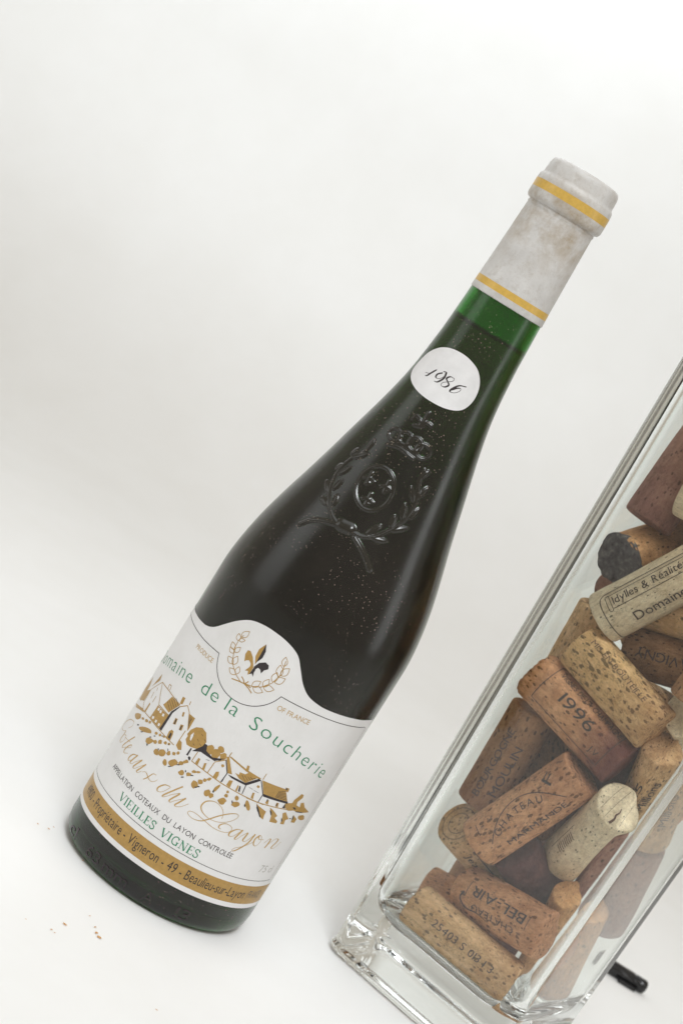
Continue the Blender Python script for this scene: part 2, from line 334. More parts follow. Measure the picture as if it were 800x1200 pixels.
# ------------------------------------------------------------------ drawings, in label millimetres (s along the paper, z up)
HOUSE = [('g','l',[(-40.33,64.45),(-45.83,58.46),(-45.33,53.35),(-42.5,51.51)],
 0.28),('g','l',[(-40.33,64.45),(-34.61,58.01),(-35.08,51.97)],
 0.28),('g','l',[(-35.08,51.97),(-26.21,51.65)],
 0.28),('g','l',[(-42.5,51.51),(-35.08,51.97)],
 0.28),('g','l',[(-40.33,64.45),(-33.78,64.47),(-25.1,63.79)],
 0.28),('g','l',[(-34.61,58.01),(-27.29,58.02)],
 0.28),('g','l',[(-35.51,66.2),(-34.02,66.39),(-33.57,64.82)],
 0.28),('g','l',[(-35.51,66.2),(-34.98,64.67)],
 0.28),('g','l',[(-26.92,59.86),(-24.72,63.36),(-22.18,65.51)],
 0.28),('g','l',[(-22.18,65.51),(-20.09,63.98),(-16.82,58.52)],
 0.28),('g','l',[(-21.97,67.47),(-21.72,66.05)],
 0.28),('g','l',[(-26.21,51.65),(-18.51,51.22)],
 0.28),('g','l',[(-17.54,58.03),(-17.7,53.83)],
 0.28),('g','p',[(-31.86,60.59),(-30.59,63.9),(-25.18,63.65),(-27.27,59.86),(-27.97,58.72),(-32.5,59.28)]),('g','p',[(-34.55,57.58),(-27.16,57.88),(-26.48,51.93),(-34.8,52.14)]),('g','p',[(-52.06,61.44),(-49.41,58.51),(-49.05,55.39),(-49.35,51.99),(-53.05,51.44),(-54.91,55.97)]),('g','p',[(-44.13,66.23),(-42.9,63.83),(-46.68,59.47)]),('g','p',[(-45.83,58.46),(-45.92,53.53),(-50.98,51.78),(-51.63,55.28)]),('g','p',[(-26.11,66.76),(-24.69,67.02),(-24.41,64.48),(-25.69,64.08)]),('g','p',[(-19.86,63.69),(-16.85,63.71),(-16.75,58.57)]),('g','p',[(-23.93,59.11),(-22.77,59.43),(-22.35,57.22),(-23.58,56.84)]),('g','p',[(-20.55,58.68),(-19.28,59.1),(-18.94,56.96),(-20.15,56.68)]),('g','p',[(-22.5,62.58),(-21.73,62.96),(-21.23,61.39),(-22.01,61.09)]),('g','p',[(-22.87,51.17),(-23.26,53.87),(-22.64,54.97),(-21.58,55.01),(-21.06,53.78),(-20.8,51.22)]),('g','p',[(-17.78,51.72),(-17.92,54.13),(-16.37,53.85),(-15.03,51.6),(-16.08,50.87)]),('g','p',[(-15.07,54.98),(-15.79,55.61),(-15.73,57.01),(-16.34,57.5),(-15.98,59.56),(-14.71,61.44),(-12.51,62.64),(-10.42,62.05),(-8.59,59.24),(-8.92,57.2),(-10.49,55.22),(-12.48,54.52),(-14.37,54.33)]),('g','p',[(-40.61,55.52),(-40.76,52.19),(-40.82,51.47),(-39.57,51.92),(-39.62,55.36)]),('g','p',[(-54.45,49.05),(-42.99,51.72),(-40.39,51.24),(-45.07,50.21),(-50.55,48.67)]),('g','l',[(-41.37,61.6),(-40.77,60.53)],
 0.3),('g','l',[(-42.17,59.33),(-41.66,56.82)],
 0.3),('g','l',[(-39.01,59.16),(-39.02,56.52)],
 0.3),('k','l',[(-31.43,61.32),(-27.85,59.71)],
 0.11),('k','l',[(-30.7,62.14),(-27.24,60.56)],
 0.11),('k','l',[(-29.98,62.96),(-26.64,61.41)],
 0.11),('k','l',[(-29.28,63.77),(-26.05,62.25)],
 0.11),('k','l',[(-28.6,64.57),(-25.47,63.09)],
 0.11),('k','p',[(-27.14,59.71),(-24.9,63.56),(-24.89,62.66),(-26.19,59.66),(-26.34,51.93),(-27.66,52.06)]),('k','p',[(-10.49,55.22),(-9.02,57.36),(-8.88,58.59),(-7.76,58.68),(-6.98,56.72),(-8.24,55.41),(-11.41,53.67)]),('k','p',[(-12.54,51.3),(-12.37,54.36),(-11.83,54.29),(-11.82,51.34)]),('k','p',[(-22.32,52.0),(-22.43,53.98),(-21.6,53.86),(-21.27,51.81)]),('k','p',[(-23.57,58.9),(-23.05,59.02),(-22.67,57.23),(-23.18,57.11)]),('k','p',[(-20.13,58.51),(-19.64,58.62),(-19.43,56.86),(-19.84,56.8)]),('w','p',[(-33.93,57.17),(-32.78,57.42),(-32.54,56.46),(-33.68,56.22)]),('w','p',[(-32.3,57.16),(-31.21,57.38),(-30.98,56.43),(-32.07,56.2)]),('w','p',[(-30.18,57.03),(-29.15,57.23),(-28.93,56.27),(-29.96,56.07)]),('w','p',[(-34.25,53.44),(-33.08,53.7),(-32.83,52.74),(-33.99,52.49)]),('w','p',[(-31.79,53.34),(-30.72,53.57),(-30.49,52.61),(-31.56,52.39)]),('w','p',[(-29.51,53.33),(-28.5,53.52),(-28.29,52.56),(-29.3,52.37)]),('w','p',[(-14.4,56.58),(-14.9,58.04),(-14.4,59.53),(-13.89,58.06),(-13.73,56.36)]),('g','p',[(-40.85,49.37),(-40.37,48.9),(-40.91,48.19),(-41.81,47.43),(-43.42,46.91),(-44.87,46.9),(-46.14,47.07),(-46.7,47.69),(-44.94,48.68),(-43.28,49.38),(-41.58,49.82)]),('g','p',[(-37.98,50.03),(-37.82,49.8),(-37.81,49.47),(-38.41,49.2),(-38.93,49.1),(-39.4,49.08),(-39.69,49.23),(-39.79,49.49),(-39.4,49.8),(-38.9,50.02),(-38.41,50.08)]),('g','p',[(-35.04,50.84),(-34.75,50.58),(-34.94,50.16),(-35.48,49.84),(-36.07,49.73),(-36.75,49.59),(-36.77,49.99),(-37.05,50.26),(-36.59,50.63),(-36.02,50.84),(-35.52,50.88)]),('g','p',[(-33.16,51.29),(-32.99,51.1),(-33.01,50.78),(-33.41,50.51),(-33.89,50.37),(-34.28,50.44),(-34.45,50.66),(-34.5,50.91),(-34.33,51.25),(-33.85,51.43),(-33.36,51.53)]),('g','p',[(-30.34,49.05),(-29.87,48.54),(-31.77,47.53),(-33.74,46.72),(-35.96,46.04),(-37.56,45.97),(-37.86,46.51),(-36.09,47.57),(-34.39,48.42),(-32.59,49.03),(-31.08,49.28)]),('g','p',[(-27.11,50.36),(-26.98,50.07),(-27.18,49.75),(-27.46,49.45),(-27.87,49.43),(-28.34,49.34),(-28.43,49.66),(-28.63,49.96),(-28.29,50.3),(-27.85,50.44),(-27.43,50.52)]),('g','p',[(-25.32,50.87),(-25.11,50.64),(-25.37,50.34),(-25.57,50.04),(-25.98,49.9),(-26.24,50.11),(-26.44,50.28),(-26.4,50.54),(-26.22,50.79),(-25.96,51.13),(-25.62,50.96)]),('g','p',[(-23.23,51.6),(-23.13,51.3),(-23.4,51.03),(-23.63,50.84),(-23.95,50.6),(-24.24,50.75),(-24.36,50.98),(-24.32,51.24),(-24.19,51.49),(-23.89,51.59),(-23.61,51.62)]),('g','p',[(-26.71,47.42),(-27.1,46.53),(-27.47,45.84),(-28.14,44.99),(-29.3,44.7),(-30.19,44.76),(-30.55,45.24),(-30.75,45.88),(-30.0,46.8),(-28.76,47.2),(-27.83,47.32)]),('g','p',[(-25.27,47.94),(-25.21,47.54),(-25.27,47.12),(-25.69,46.76),(-26.23,46.63),(-26.65,46.78),(-27.03,47.0),(-27.0,47.44),(-26.65,47.82),(-26.2,48.18),(-25.69,48.09)]),('g','p',[(-23.5,49.14),(-23.21,48.81),(-23.34,48.33),(-23.84,48.03),(-24.39,47.73),(-24.85,47.96),(-25.01,48.33),(-25.09,48.72),(-24.81,49.14),(-24.34,49.5),(-23.75,49.52)]),('g','p',[(-21.36,50.15),(-21.28,49.82),(-21.3,49.44),(-21.71,49.22),(-22.08,49.17),(-22.4,49.26),(-22.75,49.42),(-22.58,49.79),(-22.43,50.11),(-22.08,50.39),(-21.66,50.35)]),('g','p',[(-19.89,50.71),(-19.91,50.42),(-19.9,50.13),(-20.18,49.93),(-20.5,49.83),(-20.81,49.9),(-20.92,50.15),(-20.91,50.42),(-20.76,50.67),(-20.48,50.88),(-20.2,50.76)]),('g','p',[(-22.36,45.58),(-22.01,45.0),(-21.99,44.28),(-22.71,44.06),(-23.3,43.92),(-23.99,44.03),(-24.57,44.52),(-24.52,45.22),(-24.19,45.77),(-23.58,46.03),(-22.89,46.01)]),('g','p',[(-19.62,47.25),(-19.51,46.58),(-19.6,45.77),(-20.37,45.02),(-21.41,44.73),(-22.35,44.88),(-22.47,45.66),(-22.64,46.35),(-21.95,47.07),(-21.11,47.55),(-20.3,47.5)]),('g','p',[(-18.07,48.11),(-17.68,47.82),(-17.85,47.33),(-18.25,46.92),(-18.8,46.88),(-19.31,46.95),(-19.33,47.44),(-19.38,47.8),(-19.11,48.13),(-18.77,48.59),(-18.25,48.51)]),('g','p',[(-16.11,49.25),(-16.02,48.89),(-16.05,48.47),(-16.48,48.31),(-16.85,48.14),(-17.17,48.32),(-17.31,48.6),(-17.5,48.94),(-17.2,49.27),(-16.81,49.36),(-16.39,49.52)]),('g','p',[(-14.86,50.36),(-14.86,50.01),(-14.89,49.68),(-15.18,49.43),(-15.55,49.29),(-15.88,49.44),(-16.01,49.74),(-16.01,50.06),(-15.88,50.41),(-15.52,50.61),(-15.18,50.48)]),('g','p',[(-17.19,44.62),(-16.89,44.02),(-16.97,43.46),(-17.36,43.19),(-17.85,43.19),(-18.4,43.36),(-18.9,43.87),(-18.91,44.5),(-18.84,45.12),(-18.28,45.28),(-17.68,45.07)]),('g','p',[(-13.49,47.22),(-13.47,46.37),(-14.15,45.59),(-14.67,44.64),(-15.73,44.46),(-16.51,44.68),(-16.93,45.23),(-16.63,46.04),(-16.08,46.75),(-15.25,47.54),(-14.31,47.49)]),('g','p',[(-12.18,47.91),(-12.02,47.59),(-12.19,47.24),(-12.42,46.87),(-12.83,46.91),(-13.2,46.98),(-13.43,47.27),(-13.36,47.66),(-13.25,48.08),(-12.83,48.32),(-12.36,48.31)]),('g','p',[(-11.05,49.16),(-10.94,48.83),(-11.1,48.51),(-11.38,48.35),(-11.67,48.26),(-12.08,48.2),(-12.16,48.58),(-12.12,48.9),(-12.05,49.28),(-11.66,49.33),(-11.35,49.29)]),('k','p',[(-38.79,46.79),(-38.64,46.65),(-38.9,46.44),(-39.14,46.3),(-39.44,46.17),(-39.83,46.09),(-39.97,46.24),(-40.03,46.42),(-39.77,46.63),(-39.42,46.78),(-39.08,46.82)]),('k','p',[(-34.06,46.6),(-34.15,46.41),(-34.43,46.17),(-34.74,45.93),(-35.08,45.82),(-35.48,45.65),(-35.61,45.72),(-35.3,45.99),(-35.08,46.19),(-34.7,46.41),(-34.37,46.53)]),('k','p',[(-28.36,44.72),(-28.22,44.5),(-28.34,44.33),(-28.4,44.15),(-28.64,44.1),(-28.88,44.24),(-29.15,44.38),(-29.13,44.61),(-29.06,44.8),(-28.83,44.82),(-28.61,44.8)]),('k','p',[(-28.85,47.61),(-28.79,47.5),(-28.93,47.31),(-29.19,47.16),(-29.43,47.05),(-29.65,47.01),(-29.72,47.11),(-29.69,47.26),(-29.52,47.46),(-29.24,47.62),(-29.04,47.61)]),('k','p',[(-22.9,46.35),(-22.75,46.15),(-22.8,46.01),(-22.84,45.88),(-22.99,45.84),(-23.18,46.03),(-23.4,46.18),(-23.44,46.4),(-23.41,46.55),(-23.24,46.54),(-23.07,46.55)]),('k','p',[(-19.36,48.57),(-19.27,48.35),(-19.1,48.07),(-19.19,47.99),(-19.37,48.09),(-19.57,48.23),(-19.72,48.48),(-19.86,48.72),(-19.84,48.85),(-19.73,48.86),(-19.56,48.75)]),('k','p',[(-20.26,50.32),(-20.29,50.17),(-20.33,50.05),(-20.42,49.94),(-20.57,49.87),(-20.68,49.96),(-20.82,50.02),(-20.73,50.16),(-20.71,50.3),(-20.56,50.34),(-20.4,50.39)]),('k','p',[(-27.36,49.05),(-27.31,48.96),(-27.42,48.79),(-27.67,48.59),(-27.95,48.48),(-28.14,48.47),(-28.21,48.56),(-28.11,48.72),(-27.93,48.88),(-27.69,49.04),(-27.45,49.11)]),('k','p',[(-14.94,44.61),(-14.85,44.53),(-15.15,44.24),(-15.52,43.96),(-15.92,43.72),(-16.03,43.79),(-16.22,43.78),(-15.94,44.05),(-15.74,44.28),(-15.38,44.5),(-15.13,44.58)]),('k','p',[(-10.45,51.16),(-10.22,50.75),(-10.36,50.51),(-10.38,50.16),(-10.72,50.35),(-11.01,50.51),(-11.2,50.88),(-11.36,51.25),(-11.28,51.52),(-11.03,51.56),(-10.75,51.47)]),('k','p',[(-12.52,46.99),(-12.58,46.83),(-12.72,46.61),(-13.07,46.4),(-13.35,46.26),(-13.51,46.25),(-13.72,46.23),(-13.48,46.47),(-13.3,46.7),(-12.94,46.93),(-12.76,46.93)]),('k','p',[(-24.09,51.25),(-24.06,51.17),(-24.26,50.98),(-24.54,50.73),(-24.85,50.6),(-25.15,50.48),(-25.13,50.6),(-25.05,50.75),(-24.75,50.99),(-24.42,51.2),(-24.13,51.32)]),('g','l',[(-9.39,54.62),(-9.57,50.87)],
 0.28),('g','l',[(-2.59,50.39),(-2.4,54.82)],
 0.28),('g','l',[(-2.5,54.98),(0.6,57.89)],
 0.28),('g','l',[(0.96,61.29),(0.86,59.64)],
 0.28),('g','l',[(-9.69,50.69),(-2.55,50.32),(3.25,49.82),(12.52,49.62),(21.16,49.66)],
 0.3),('g','l',[(13.96,49.44),(18.83,49.63),(29.11,50.53),(33.38,50.87)],
 0.3),('g','p',[(-8.18,50.92),(-8.11,53.01),(-7.26,53.14),(-7.03,50.58)]),('g','p',[(-4.98,50.61),(-5.33,52.64),(-4.6,53.13),(-4.04,50.56)]),('g','p',[(-0.28,49.86),(-0.25,52.37),(0.7,52.98),(1.23,51.73),(1.23,49.91)]),('g','p',[(0.17,58.97),(0.96,59.48),(5.01,54.52),(3.54,54.08)]),('g','p',[(0.7,59.54),(1.59,59.88),(8.89,58.58),(14.91,58.1),(14.61,57.5),(8.87,57.88)]),('g','p',[(5.68,55.59),(7.2,55.58),(7.02,56.61),(9.05,56.85),(9.5,57.56),(10.05,58.09),(13.77,57.77),(10.69,54.12),(7.91,54.4)]),('g','p',[(7.98,60.1),(8.89,60.17),(9.42,58.42),(8.4,58.3)]),('g','p',[(5.25,50.12),(5.31,52.2),(6.53,52.69),(6.87,49.94)]),('g','p',[(9.0,50.01),(8.8,52.17),(9.33,52.02),(9.7,49.94)]),('g','p',[(15.34,50.11),(14.95,52.2),(15.69,52.32),(16.37,49.9)]),('g','p',[(-4.88,58.6),(-4.65,57.84),(-4.79,57.0),(-5.29,56.07),(-6.33,56.06),(-7.06,56.62),(-7.72,57.25),(-7.81,58.27),(-7.1,59.03),(-6.3,59.76),(-5.31,59.41)]),('g','p',[(-1.83,60.62),(-1.42,59.95),(-1.82,59.26),(-2.39,58.86),(-3.06,58.66),(-3.8,58.84),(-3.88,59.63),(-4.13,60.32),(-3.73,60.99),(-3.02,61.23),(-2.31,61.13)]),('g','p',[(-2.01,58.7),(-2.13,57.72),(-2.27,56.9),(-2.78,56.05),(-3.81,55.74),(-4.63,56.38),(-5.07,57.21),(-5.38,58.24),(-4.66,59.09),(-3.74,59.61),(-2.91,59.0)]),('g','p',[(0.18,58.98),(0.35,58.35),(0.09,57.77),(-0.32,57.28),(-1.02,56.87),(-1.62,57.39),(-1.99,58.0),(-2.03,58.74),(-1.55,59.3),(-0.97,59.88),(-0.17,59.68)]),('g','p',[(1.16,55.76),(1.25,55.44),(1.09,55.16),(0.9,54.89),(0.58,54.9),(0.36,55.09),(0.1,55.29),(0.1,55.63),(0.31,55.89),(0.6,56.01),(0.91,55.98)]),('g','p',[(16.07,55.14),(16.12,54.82),(15.96,54.59),(15.77,54.38),(15.47,54.48),(15.21,54.59),(15.04,54.82),(15.06,55.09),(15.14,55.38),(15.47,55.4),(15.79,55.37)]),('g','p',[(-3.22,44.98),(-2.83,44.21),(-3.44,43.56),(-3.8,42.77),(-4.61,42.89),(-5.14,43.32),(-5.49,43.83),(-5.53,44.49),(-5.4,45.35),(-4.58,45.54),(-3.81,45.49)]),('g','p',[(-2.27,46.74),(-2.03,46.28),(-2.27,45.79),(-2.65,45.49),(-3.15,45.19),(-3.6,45.54),(-3.97,45.96),(-4.0,46.56),(-3.51,46.9),(-3.09,47.13),(-2.61,47.1)]),('g','p',[(-1.28,48.07),(-1.4,47.6),(-1.51,47.26),(-1.74,46.97),(-2.1,46.98),(-2.44,47.09),(-2.65,47.4),(-2.59,47.77),(-2.51,48.2),(-2.08,48.21),(-1.67,48.33)]),('g','p',[(-0.36,49.5),(-0.23,49.17),(-0.33,48.73),(-0.56,48.28),(-0.95,48.19),(-1.24,48.15),(-1.48,48.25),(-1.61,48.55),(-1.36,48.96),(-1.09,49.32),(-0.73,49.5)]),('g','p',[(2.07,44.77),(2.17,44.12),(1.95,43.49),(1.48,42.88),(0.72,42.82),(0.2,43.22),(-0.06,43.75),(-0.16,44.38),(0.29,44.93),(0.88,45.57),(1.66,45.36)]),('g','p',[(3.4,44.55),(3.64,44.09),(3.34,43.69),(3.15,43.12),(2.56,43.09),(2.07,43.39),(1.99,43.93),(1.72,44.46),(2.21,44.77),(2.62,44.96),(3.12,44.99)]),('g','p',[(3.38,49.18),(3.69,48.77),(3.64,47.85),(3.42,47.06),(3.22,46.14),(2.8,45.79),(2.45,45.91),(2.27,46.47),(2.29,47.31),(2.62,48.04),(2.94,48.61)]),('g','p',[(8.45,45.16),(8.19,44.31),(8.18,43.53),(7.48,43.01),(6.65,43.03),(6.04,43.38),(5.42,43.87),(5.85,44.62),(6.25,45.16),(6.87,45.74),(7.69,45.57)]),('g','p',[(7.8,47.06),(7.99,46.7),(7.87,46.3),(7.51,46.14),(7.14,46.07),(6.83,46.29),(6.5,46.58),(6.66,46.97),(6.78,47.34),(7.17,47.36),(7.58,47.44)]),('g','p',[(7.41,48.43),(7.57,48.18),(7.5,47.87),(7.21,47.8),(6.93,47.59),(6.7,47.86),(6.57,48.11),(6.54,48.39),(6.69,48.64),(6.96,48.78),(7.25,48.68)]),('g','p',[(13.19,46.32),(13.2,45.61),(12.75,44.97),(12.1,44.39),(11.29,44.51),(10.51,44.56),(10.57,45.23),(10.28,45.81),(11.07,46.22),(11.72,46.68),(12.56,46.72)]),('g','p',[(11.6,48.23),(11.8,47.68),(11.73,47.17),(11.4,46.88),(10.92,46.97),(10.48,47.32),(10.17,47.8),(10.31,48.22),(10.38,48.63),(10.77,48.59),(11.15,48.53)]),('g','p',[(16.28,47.55),(17.02,46.81),(17.54,45.93),(17.35,45.45),(16.63,45.52),(15.67,46.28),(14.77,47.03),(14.54,47.78),(14.47,48.34),(14.66,48.8),(15.53,48.35)]),('g','p',[(-9.63,45.6),(-9.5,45.08),(-9.6,44.47),(-10.17,44.18),(-10.72,43.97),(-11.24,44.16),(-11.78,44.5),(-11.41,45.14),(-11.19,45.69),(-10.64,46.14),(-10.05,45.94)]),('g','p',[(-7.12,46.65),(-6.96,46.32),(-7.24,45.86),(-7.71,45.5),(-8.3,45.12),(-8.56,45.47),(-8.84,45.68),(-8.88,46.12),(-8.48,46.65),(-7.88,46.77),(-7.38,46.89)]),('g','p',[(-6.12,48.47),(-5.93,48.18),(-6.21,47.77),(-6.64,47.57),(-7.03,47.36),(-7.43,47.37),(-7.65,47.64),(-7.44,48.05),(-7.26,48.48),(-6.78,48.53),(-6.4,48.62)]),('g','p',[(-4.69,49.21),(-4.81,48.87),(-5.0,48.59),(-5.29,48.36),(-5.63,48.19),(-5.92,48.23),(-6.06,48.43),(-6.09,48.73),(-5.74,49.05),(-5.37,49.17),(-4.99,49.31)]),('g','p',[(-11.66,48.28),(-11.49,47.97),(-11.65,47.5),(-12.13,47.1),(-12.71,46.86),(-13.23,46.92),(-13.33,47.34),(-13.08,47.78),(-12.92,48.26),(-12.36,48.57),(-11.91,48.49)]),('g','p',[(-10.48,49.78),(-10.27,49.46),(-10.54,49.13),(-10.78,48.88),(-11.13,48.71),(-11.52,48.81),(-11.6,49.2),(-11.78,49.57),(-11.53,49.95),(-11.11,50.12),(-10.75,49.99)]),('k','p',[(-9.1,55.27),(-8.51,58.39),(-6.98,56.72),(-4.02,56.01),(-1.92,56.95),(0.08,58.02),(-2.69,55.3)]),('k','p',[(3.74,53.74),(5.15,53.92),(10.69,54.12),(14.22,57.76),(15.34,57.4),(11.37,53.35),(5.55,53.25)]),('k','p',[(9.99,50.33),(9.49,52.33),(10.02,52.17),(10.76,50.07)]),('k','l',[(0.6,57.89),(3.38,53.98),(3.09,50.08)],
 0.3),('k','l',[(11.37,53.35),(11.81,50.07)],
 0.3),('k','l',[(15.34,57.4),(18.76,53.02),(18.72,49.81)],
 0.28),('k','l',[(12.69,53.35),(14.35,53.18)],
 0.08),('k','l',[(14.87,53.07),(16.99,52.93)],
 0.08),('k','l',[(-5.55,54.08),(-4.19,54.45)],
 0.08),('k','l',[(3.34,52.59),(3.41,50.28)],
 0.1),('k','p',[(-2.96,44.02),(-2.93,43.86),(-3.09,43.64),(-3.37,43.44),(-3.65,43.34),(-3.76,43.42),(-3.9,43.46),(-3.74,43.66),(-3.59,43.83),(-3.36,43.99),(-3.08,44.09)]),('k','p',[(-6.24,46.8),(-6.22,46.64),(-6.49,46.42),(-6.7,46.27),(-6.97,46.07),(-7.21,46.05),(-7.19,46.23),(-7.15,46.39),(-6.9,46.58),(-6.65,46.8),(-6.48,46.77)]),('k','p',[(-8.91,44.29),(-8.87,44.16),(-9.08,43.94),(-9.33,43.71),(-9.64,43.56),(-9.91,43.5),(-9.84,43.7),(-9.8,43.86),(-9.55,44.08),(-9.27,44.28),(-9.05,44.31)]),('k','p',[(2.84,45.93),(2.92,45.68),(2.95,45.44),(2.83,45.33),(2.64,45.4),(2.42,45.47),(2.3,45.76),(2.28,46.0),(2.34,46.16),(2.44,46.35),(2.68,46.23)]),('k','p',[(10.5,45.83),(10.71,45.51),(10.75,45.25),(10.59,45.25),(10.46,45.24),(10.26,45.53),(10.06,45.79),(9.9,46.13),(9.93,46.34),(10.12,46.27),(10.32,46.15)]),('k','p',[(15.22,46.76),(15.41,46.4),(15.33,46.27),(15.29,46.11),(15.13,46.13),(14.88,46.36),(14.7,46.72),(14.6,47.02),(14.69,47.1),(14.75,47.26),(14.98,47.03)]),('k','p',[(20.42,47.41),(20.91,46.83),(20.98,46.54),(21.01,46.3),(20.7,46.4),(20.18,46.83),(19.74,47.26),(19.25,47.79),(19.23,48.03),(19.42,48.07),(19.85,47.82)]),('k','p',[(-0.83,56.97),(-0.79,56.84),(-1.12,56.56),(-1.43,56.28),(-1.76,56.18),(-2.08,56.08),(-2.21,56.17),(-2.01,56.43),(-1.66,56.69),(-1.33,56.86),(-0.98,57.03)]),('k','p',[(-2.29,44.68),(-2.34,44.5),(-2.51,44.33),(-2.67,44.17),(-2.89,44.09),(-3.07,44.09),(-3.17,44.19),(-3.05,44.37),(-2.9,44.55),(-2.67,44.72),(-2.47,44.71)]),('k','p',[(-9.33,46.49),(-9.17,46.27),(-9.25,46.12),(-9.26,45.92),(-9.45,45.99),(-9.63,46.13),(-9.78,46.34),(-9.84,46.57),(-9.73,46.66),(-9.64,46.75),(-9.48,46.68)]),('k','p',[(-10.51,51.35),(-10.46,51.07),(-10.4,50.74),(-10.72,50.68),(-10.95,50.61),(-11.24,50.65),(-11.44,50.91),(-11.36,51.21),(-11.22,51.42),(-10.99,51.52),(-10.75,51.49)]),('g','p',[(15.58,57.74),(25.88,57.97),(30.0,53.38),(18.83,53.28)]),('g','p',[(25.7,58.6),(27.24,58.62),(27.54,57.1),(26.41,57.22)]),('g','p',[(21.37,50.43),(21.3,52.0),(22.19,51.88),(22.7,50.24)]),('g','p',[(25.9,50.63),(25.61,52.15),(26.58,52.22),(27.23,50.57)]),('g','p',[(29.4,51.62),(29.45,53.02),(32.31,53.67),(32.37,55.07),(34.2,57.95),(35.52,57.71),(35.96,56.61),(34.58,54.55),(35.07,53.23),(37.53,52.62),(36.62,54.38),(38.25,54.79),(40.45,52.86),(46.04,50.75),(39.61,50.38),(35.15,50.93),(32.58,50.39)]),('g','p',[(18.4,49.21),(20.01,48.51),(23.71,47.61),(23.92,45.84),(24.4,44.4),(22.58,44.91)]),('g','p',[(24.11,49.59),(25.64,49.17),(27.51,48.35),(29.24,47.42),(28.68,46.36),(30.7,45.46),(30.82,44.56),(27.44,44.41),(26.54,47.14)]),('g','p',[(30.84,48.96),(31.99,49.67),(35.45,47.25),(34.15,46.59),(34.7,44.82),(32.7,44.71),(32.28,46.72)]),('g','p',[(37.72,46.12),(36.58,49.26),(40.06,47.7),(40.2,46.07)]),('g','p',[(44.83,48.46),(45.59,47.85),(45.12,47.36),(43.56,47.29),(41.83,47.55),(40.58,48.1),(40.06,48.72),(40.25,49.26),(41.38,49.41),(42.65,49.56),(44.22,49.07)]),('g','p',[(16.16,47.92),(16.95,47.15),(17.46,46.31),(17.29,45.93),(16.38,46.53),(15.74,46.76),(15.0,47.58),(14.65,48.23),(14.55,48.69),(14.91,48.72),(15.44,48.55)]),('g','l',[(15.67,60.51),(15.65,58.0)],
 0.26),('k','p',[(18.78,53.35),(30.02,53.71),(30.35,52.91),(19.15,52.41)]),('k','p',[(29.14,50.86),(29.36,52.76),(30.44,50.95)]),('k','p',[(18.63,48.85),(19.94,48.03),(23.1,44.87),(22.47,44.87),(19.66,47.45)]),('k','p',[(25.49,58.54),(26.38,58.36),(26.57,57.73),(25.93,57.76)]),('k','l',[(23.6,54.0),(29.1,54.22)],
 0.12),('k','l',[(23.62,54.42),(28.56,54.81)],
 0.12),('k','l',[(23.63,54.83),(28.02,55.4)],
 0.12),('k','l',[(23.64,55.25),(27.5,55.98)],
 0.12),('k','l',[(23.66,55.67),(26.98,56.57)],
 0.12),('k','l',[(23.67,56.09),(26.46,57.15)],
 0.12),('k','l',[(8.17,56.13),(10.38,54.63)],
 0.1),('k','l',[(9.18,56.34),(11.05,55.27)],
 0.1),('k','l',[(10.2,56.53),(11.72,55.9)],
 0.1),('k','l',[(11.23,56.72),(12.4,56.52)],
 0.1),('k','l',[(12.26,56.9),(13.09,57.15)],
 0.1),('k','l',[(-19.4,63.09),(-17.05,59.28)],
 0.1),('k','l',[(-18.81,63.05),(-17.36,60.15)],
 0.1),('k','l',[(-18.22,63.0),(-17.68,61.02)],
 0.1),('k','l',[(-17.63,62.95),(-17.99,61.89)],
 0.1),('k','l',[(-14.42,58.83),(-13.48,58.49)],
 0.1),('k','l',[(-12.01,58.24),(-11.09,57.88)],
 0.1),('k','l',[(-11.71,60.71),(-10.79,60.35)],
 0.1),('k','l',[(-10.52,57.46),(-9.61,57.09)],
 0.1),('k','l',[(-12.53,56.07),(-11.6,55.72)],
 0.1),('k','l',[(-9.85,59.73),(-8.95,59.36)],
 0.1),('k','p',[(26.11,48.0),(26.43,47.52),(26.6,47.17),(26.73,46.79),(26.35,46.91),(25.77,47.5),(25.31,47.94),(24.87,48.49),(24.89,48.75),(25.17,48.7),(25.63,48.35)]),('k','p',[(32.67,46.33),(32.89,45.92),(32.94,45.67),(32.85,45.57),(32.62,45.64),(32.25,46.02),(31.92,46.42),(31.67,46.84),(31.62,47.14),(31.9,47.03),(32.27,46.66)]),('k','p',[(37.78,47.91),(37.94,47.39),(37.82,47.18),(37.74,46.85),(37.4,47.27),(37.13,47.74),(36.94,48.26),(36.82,48.82),(36.93,49.1),(37.26,48.76),(37.54,48.4)]),('k','p',[(35.95,51.54),(35.86,51.39),(35.37,51.43),(34.77,51.56),(34.28,51.82),(33.91,52.07),(34.06,52.21),(34.39,52.26),(34.91,52.23),(35.58,51.99),(35.85,51.73)]),('k','p',[(21.74,51.64),(21.82,51.31),(21.74,51.16),(21.62,51.15),(21.49,51.23),(21.35,51.46),(21.34,51.75),(21.29,52.05),(21.37,52.2),(21.51,52.12),(21.65,51.93)]),('k','p',[(26.37,51.39),(26.41,51.1),(26.41,50.8),(26.25,50.83),(26.08,50.93),(25.98,51.27),(25.84,51.57),(25.85,51.85),(25.94,52.0),(26.11,51.89),(26.26,51.7)]),('k','p',[(36.6,47.63),(36.79,47.51),(36.46,47.44),(36.21,47.36),(35.86,47.35),(35.64,47.45),(35.58,47.56),(35.59,47.69),(35.91,47.73),(36.2,47.83),(36.56,47.77)]),('k','p',[(41.39,50.56),(41.28,50.44),(39.79,50.45),(38.42,50.42),(37.0,50.47),(36.63,50.58),(36.4,50.68),(36.85,50.79),(38.11,50.86),(39.55,50.79),(40.89,50.69)])]
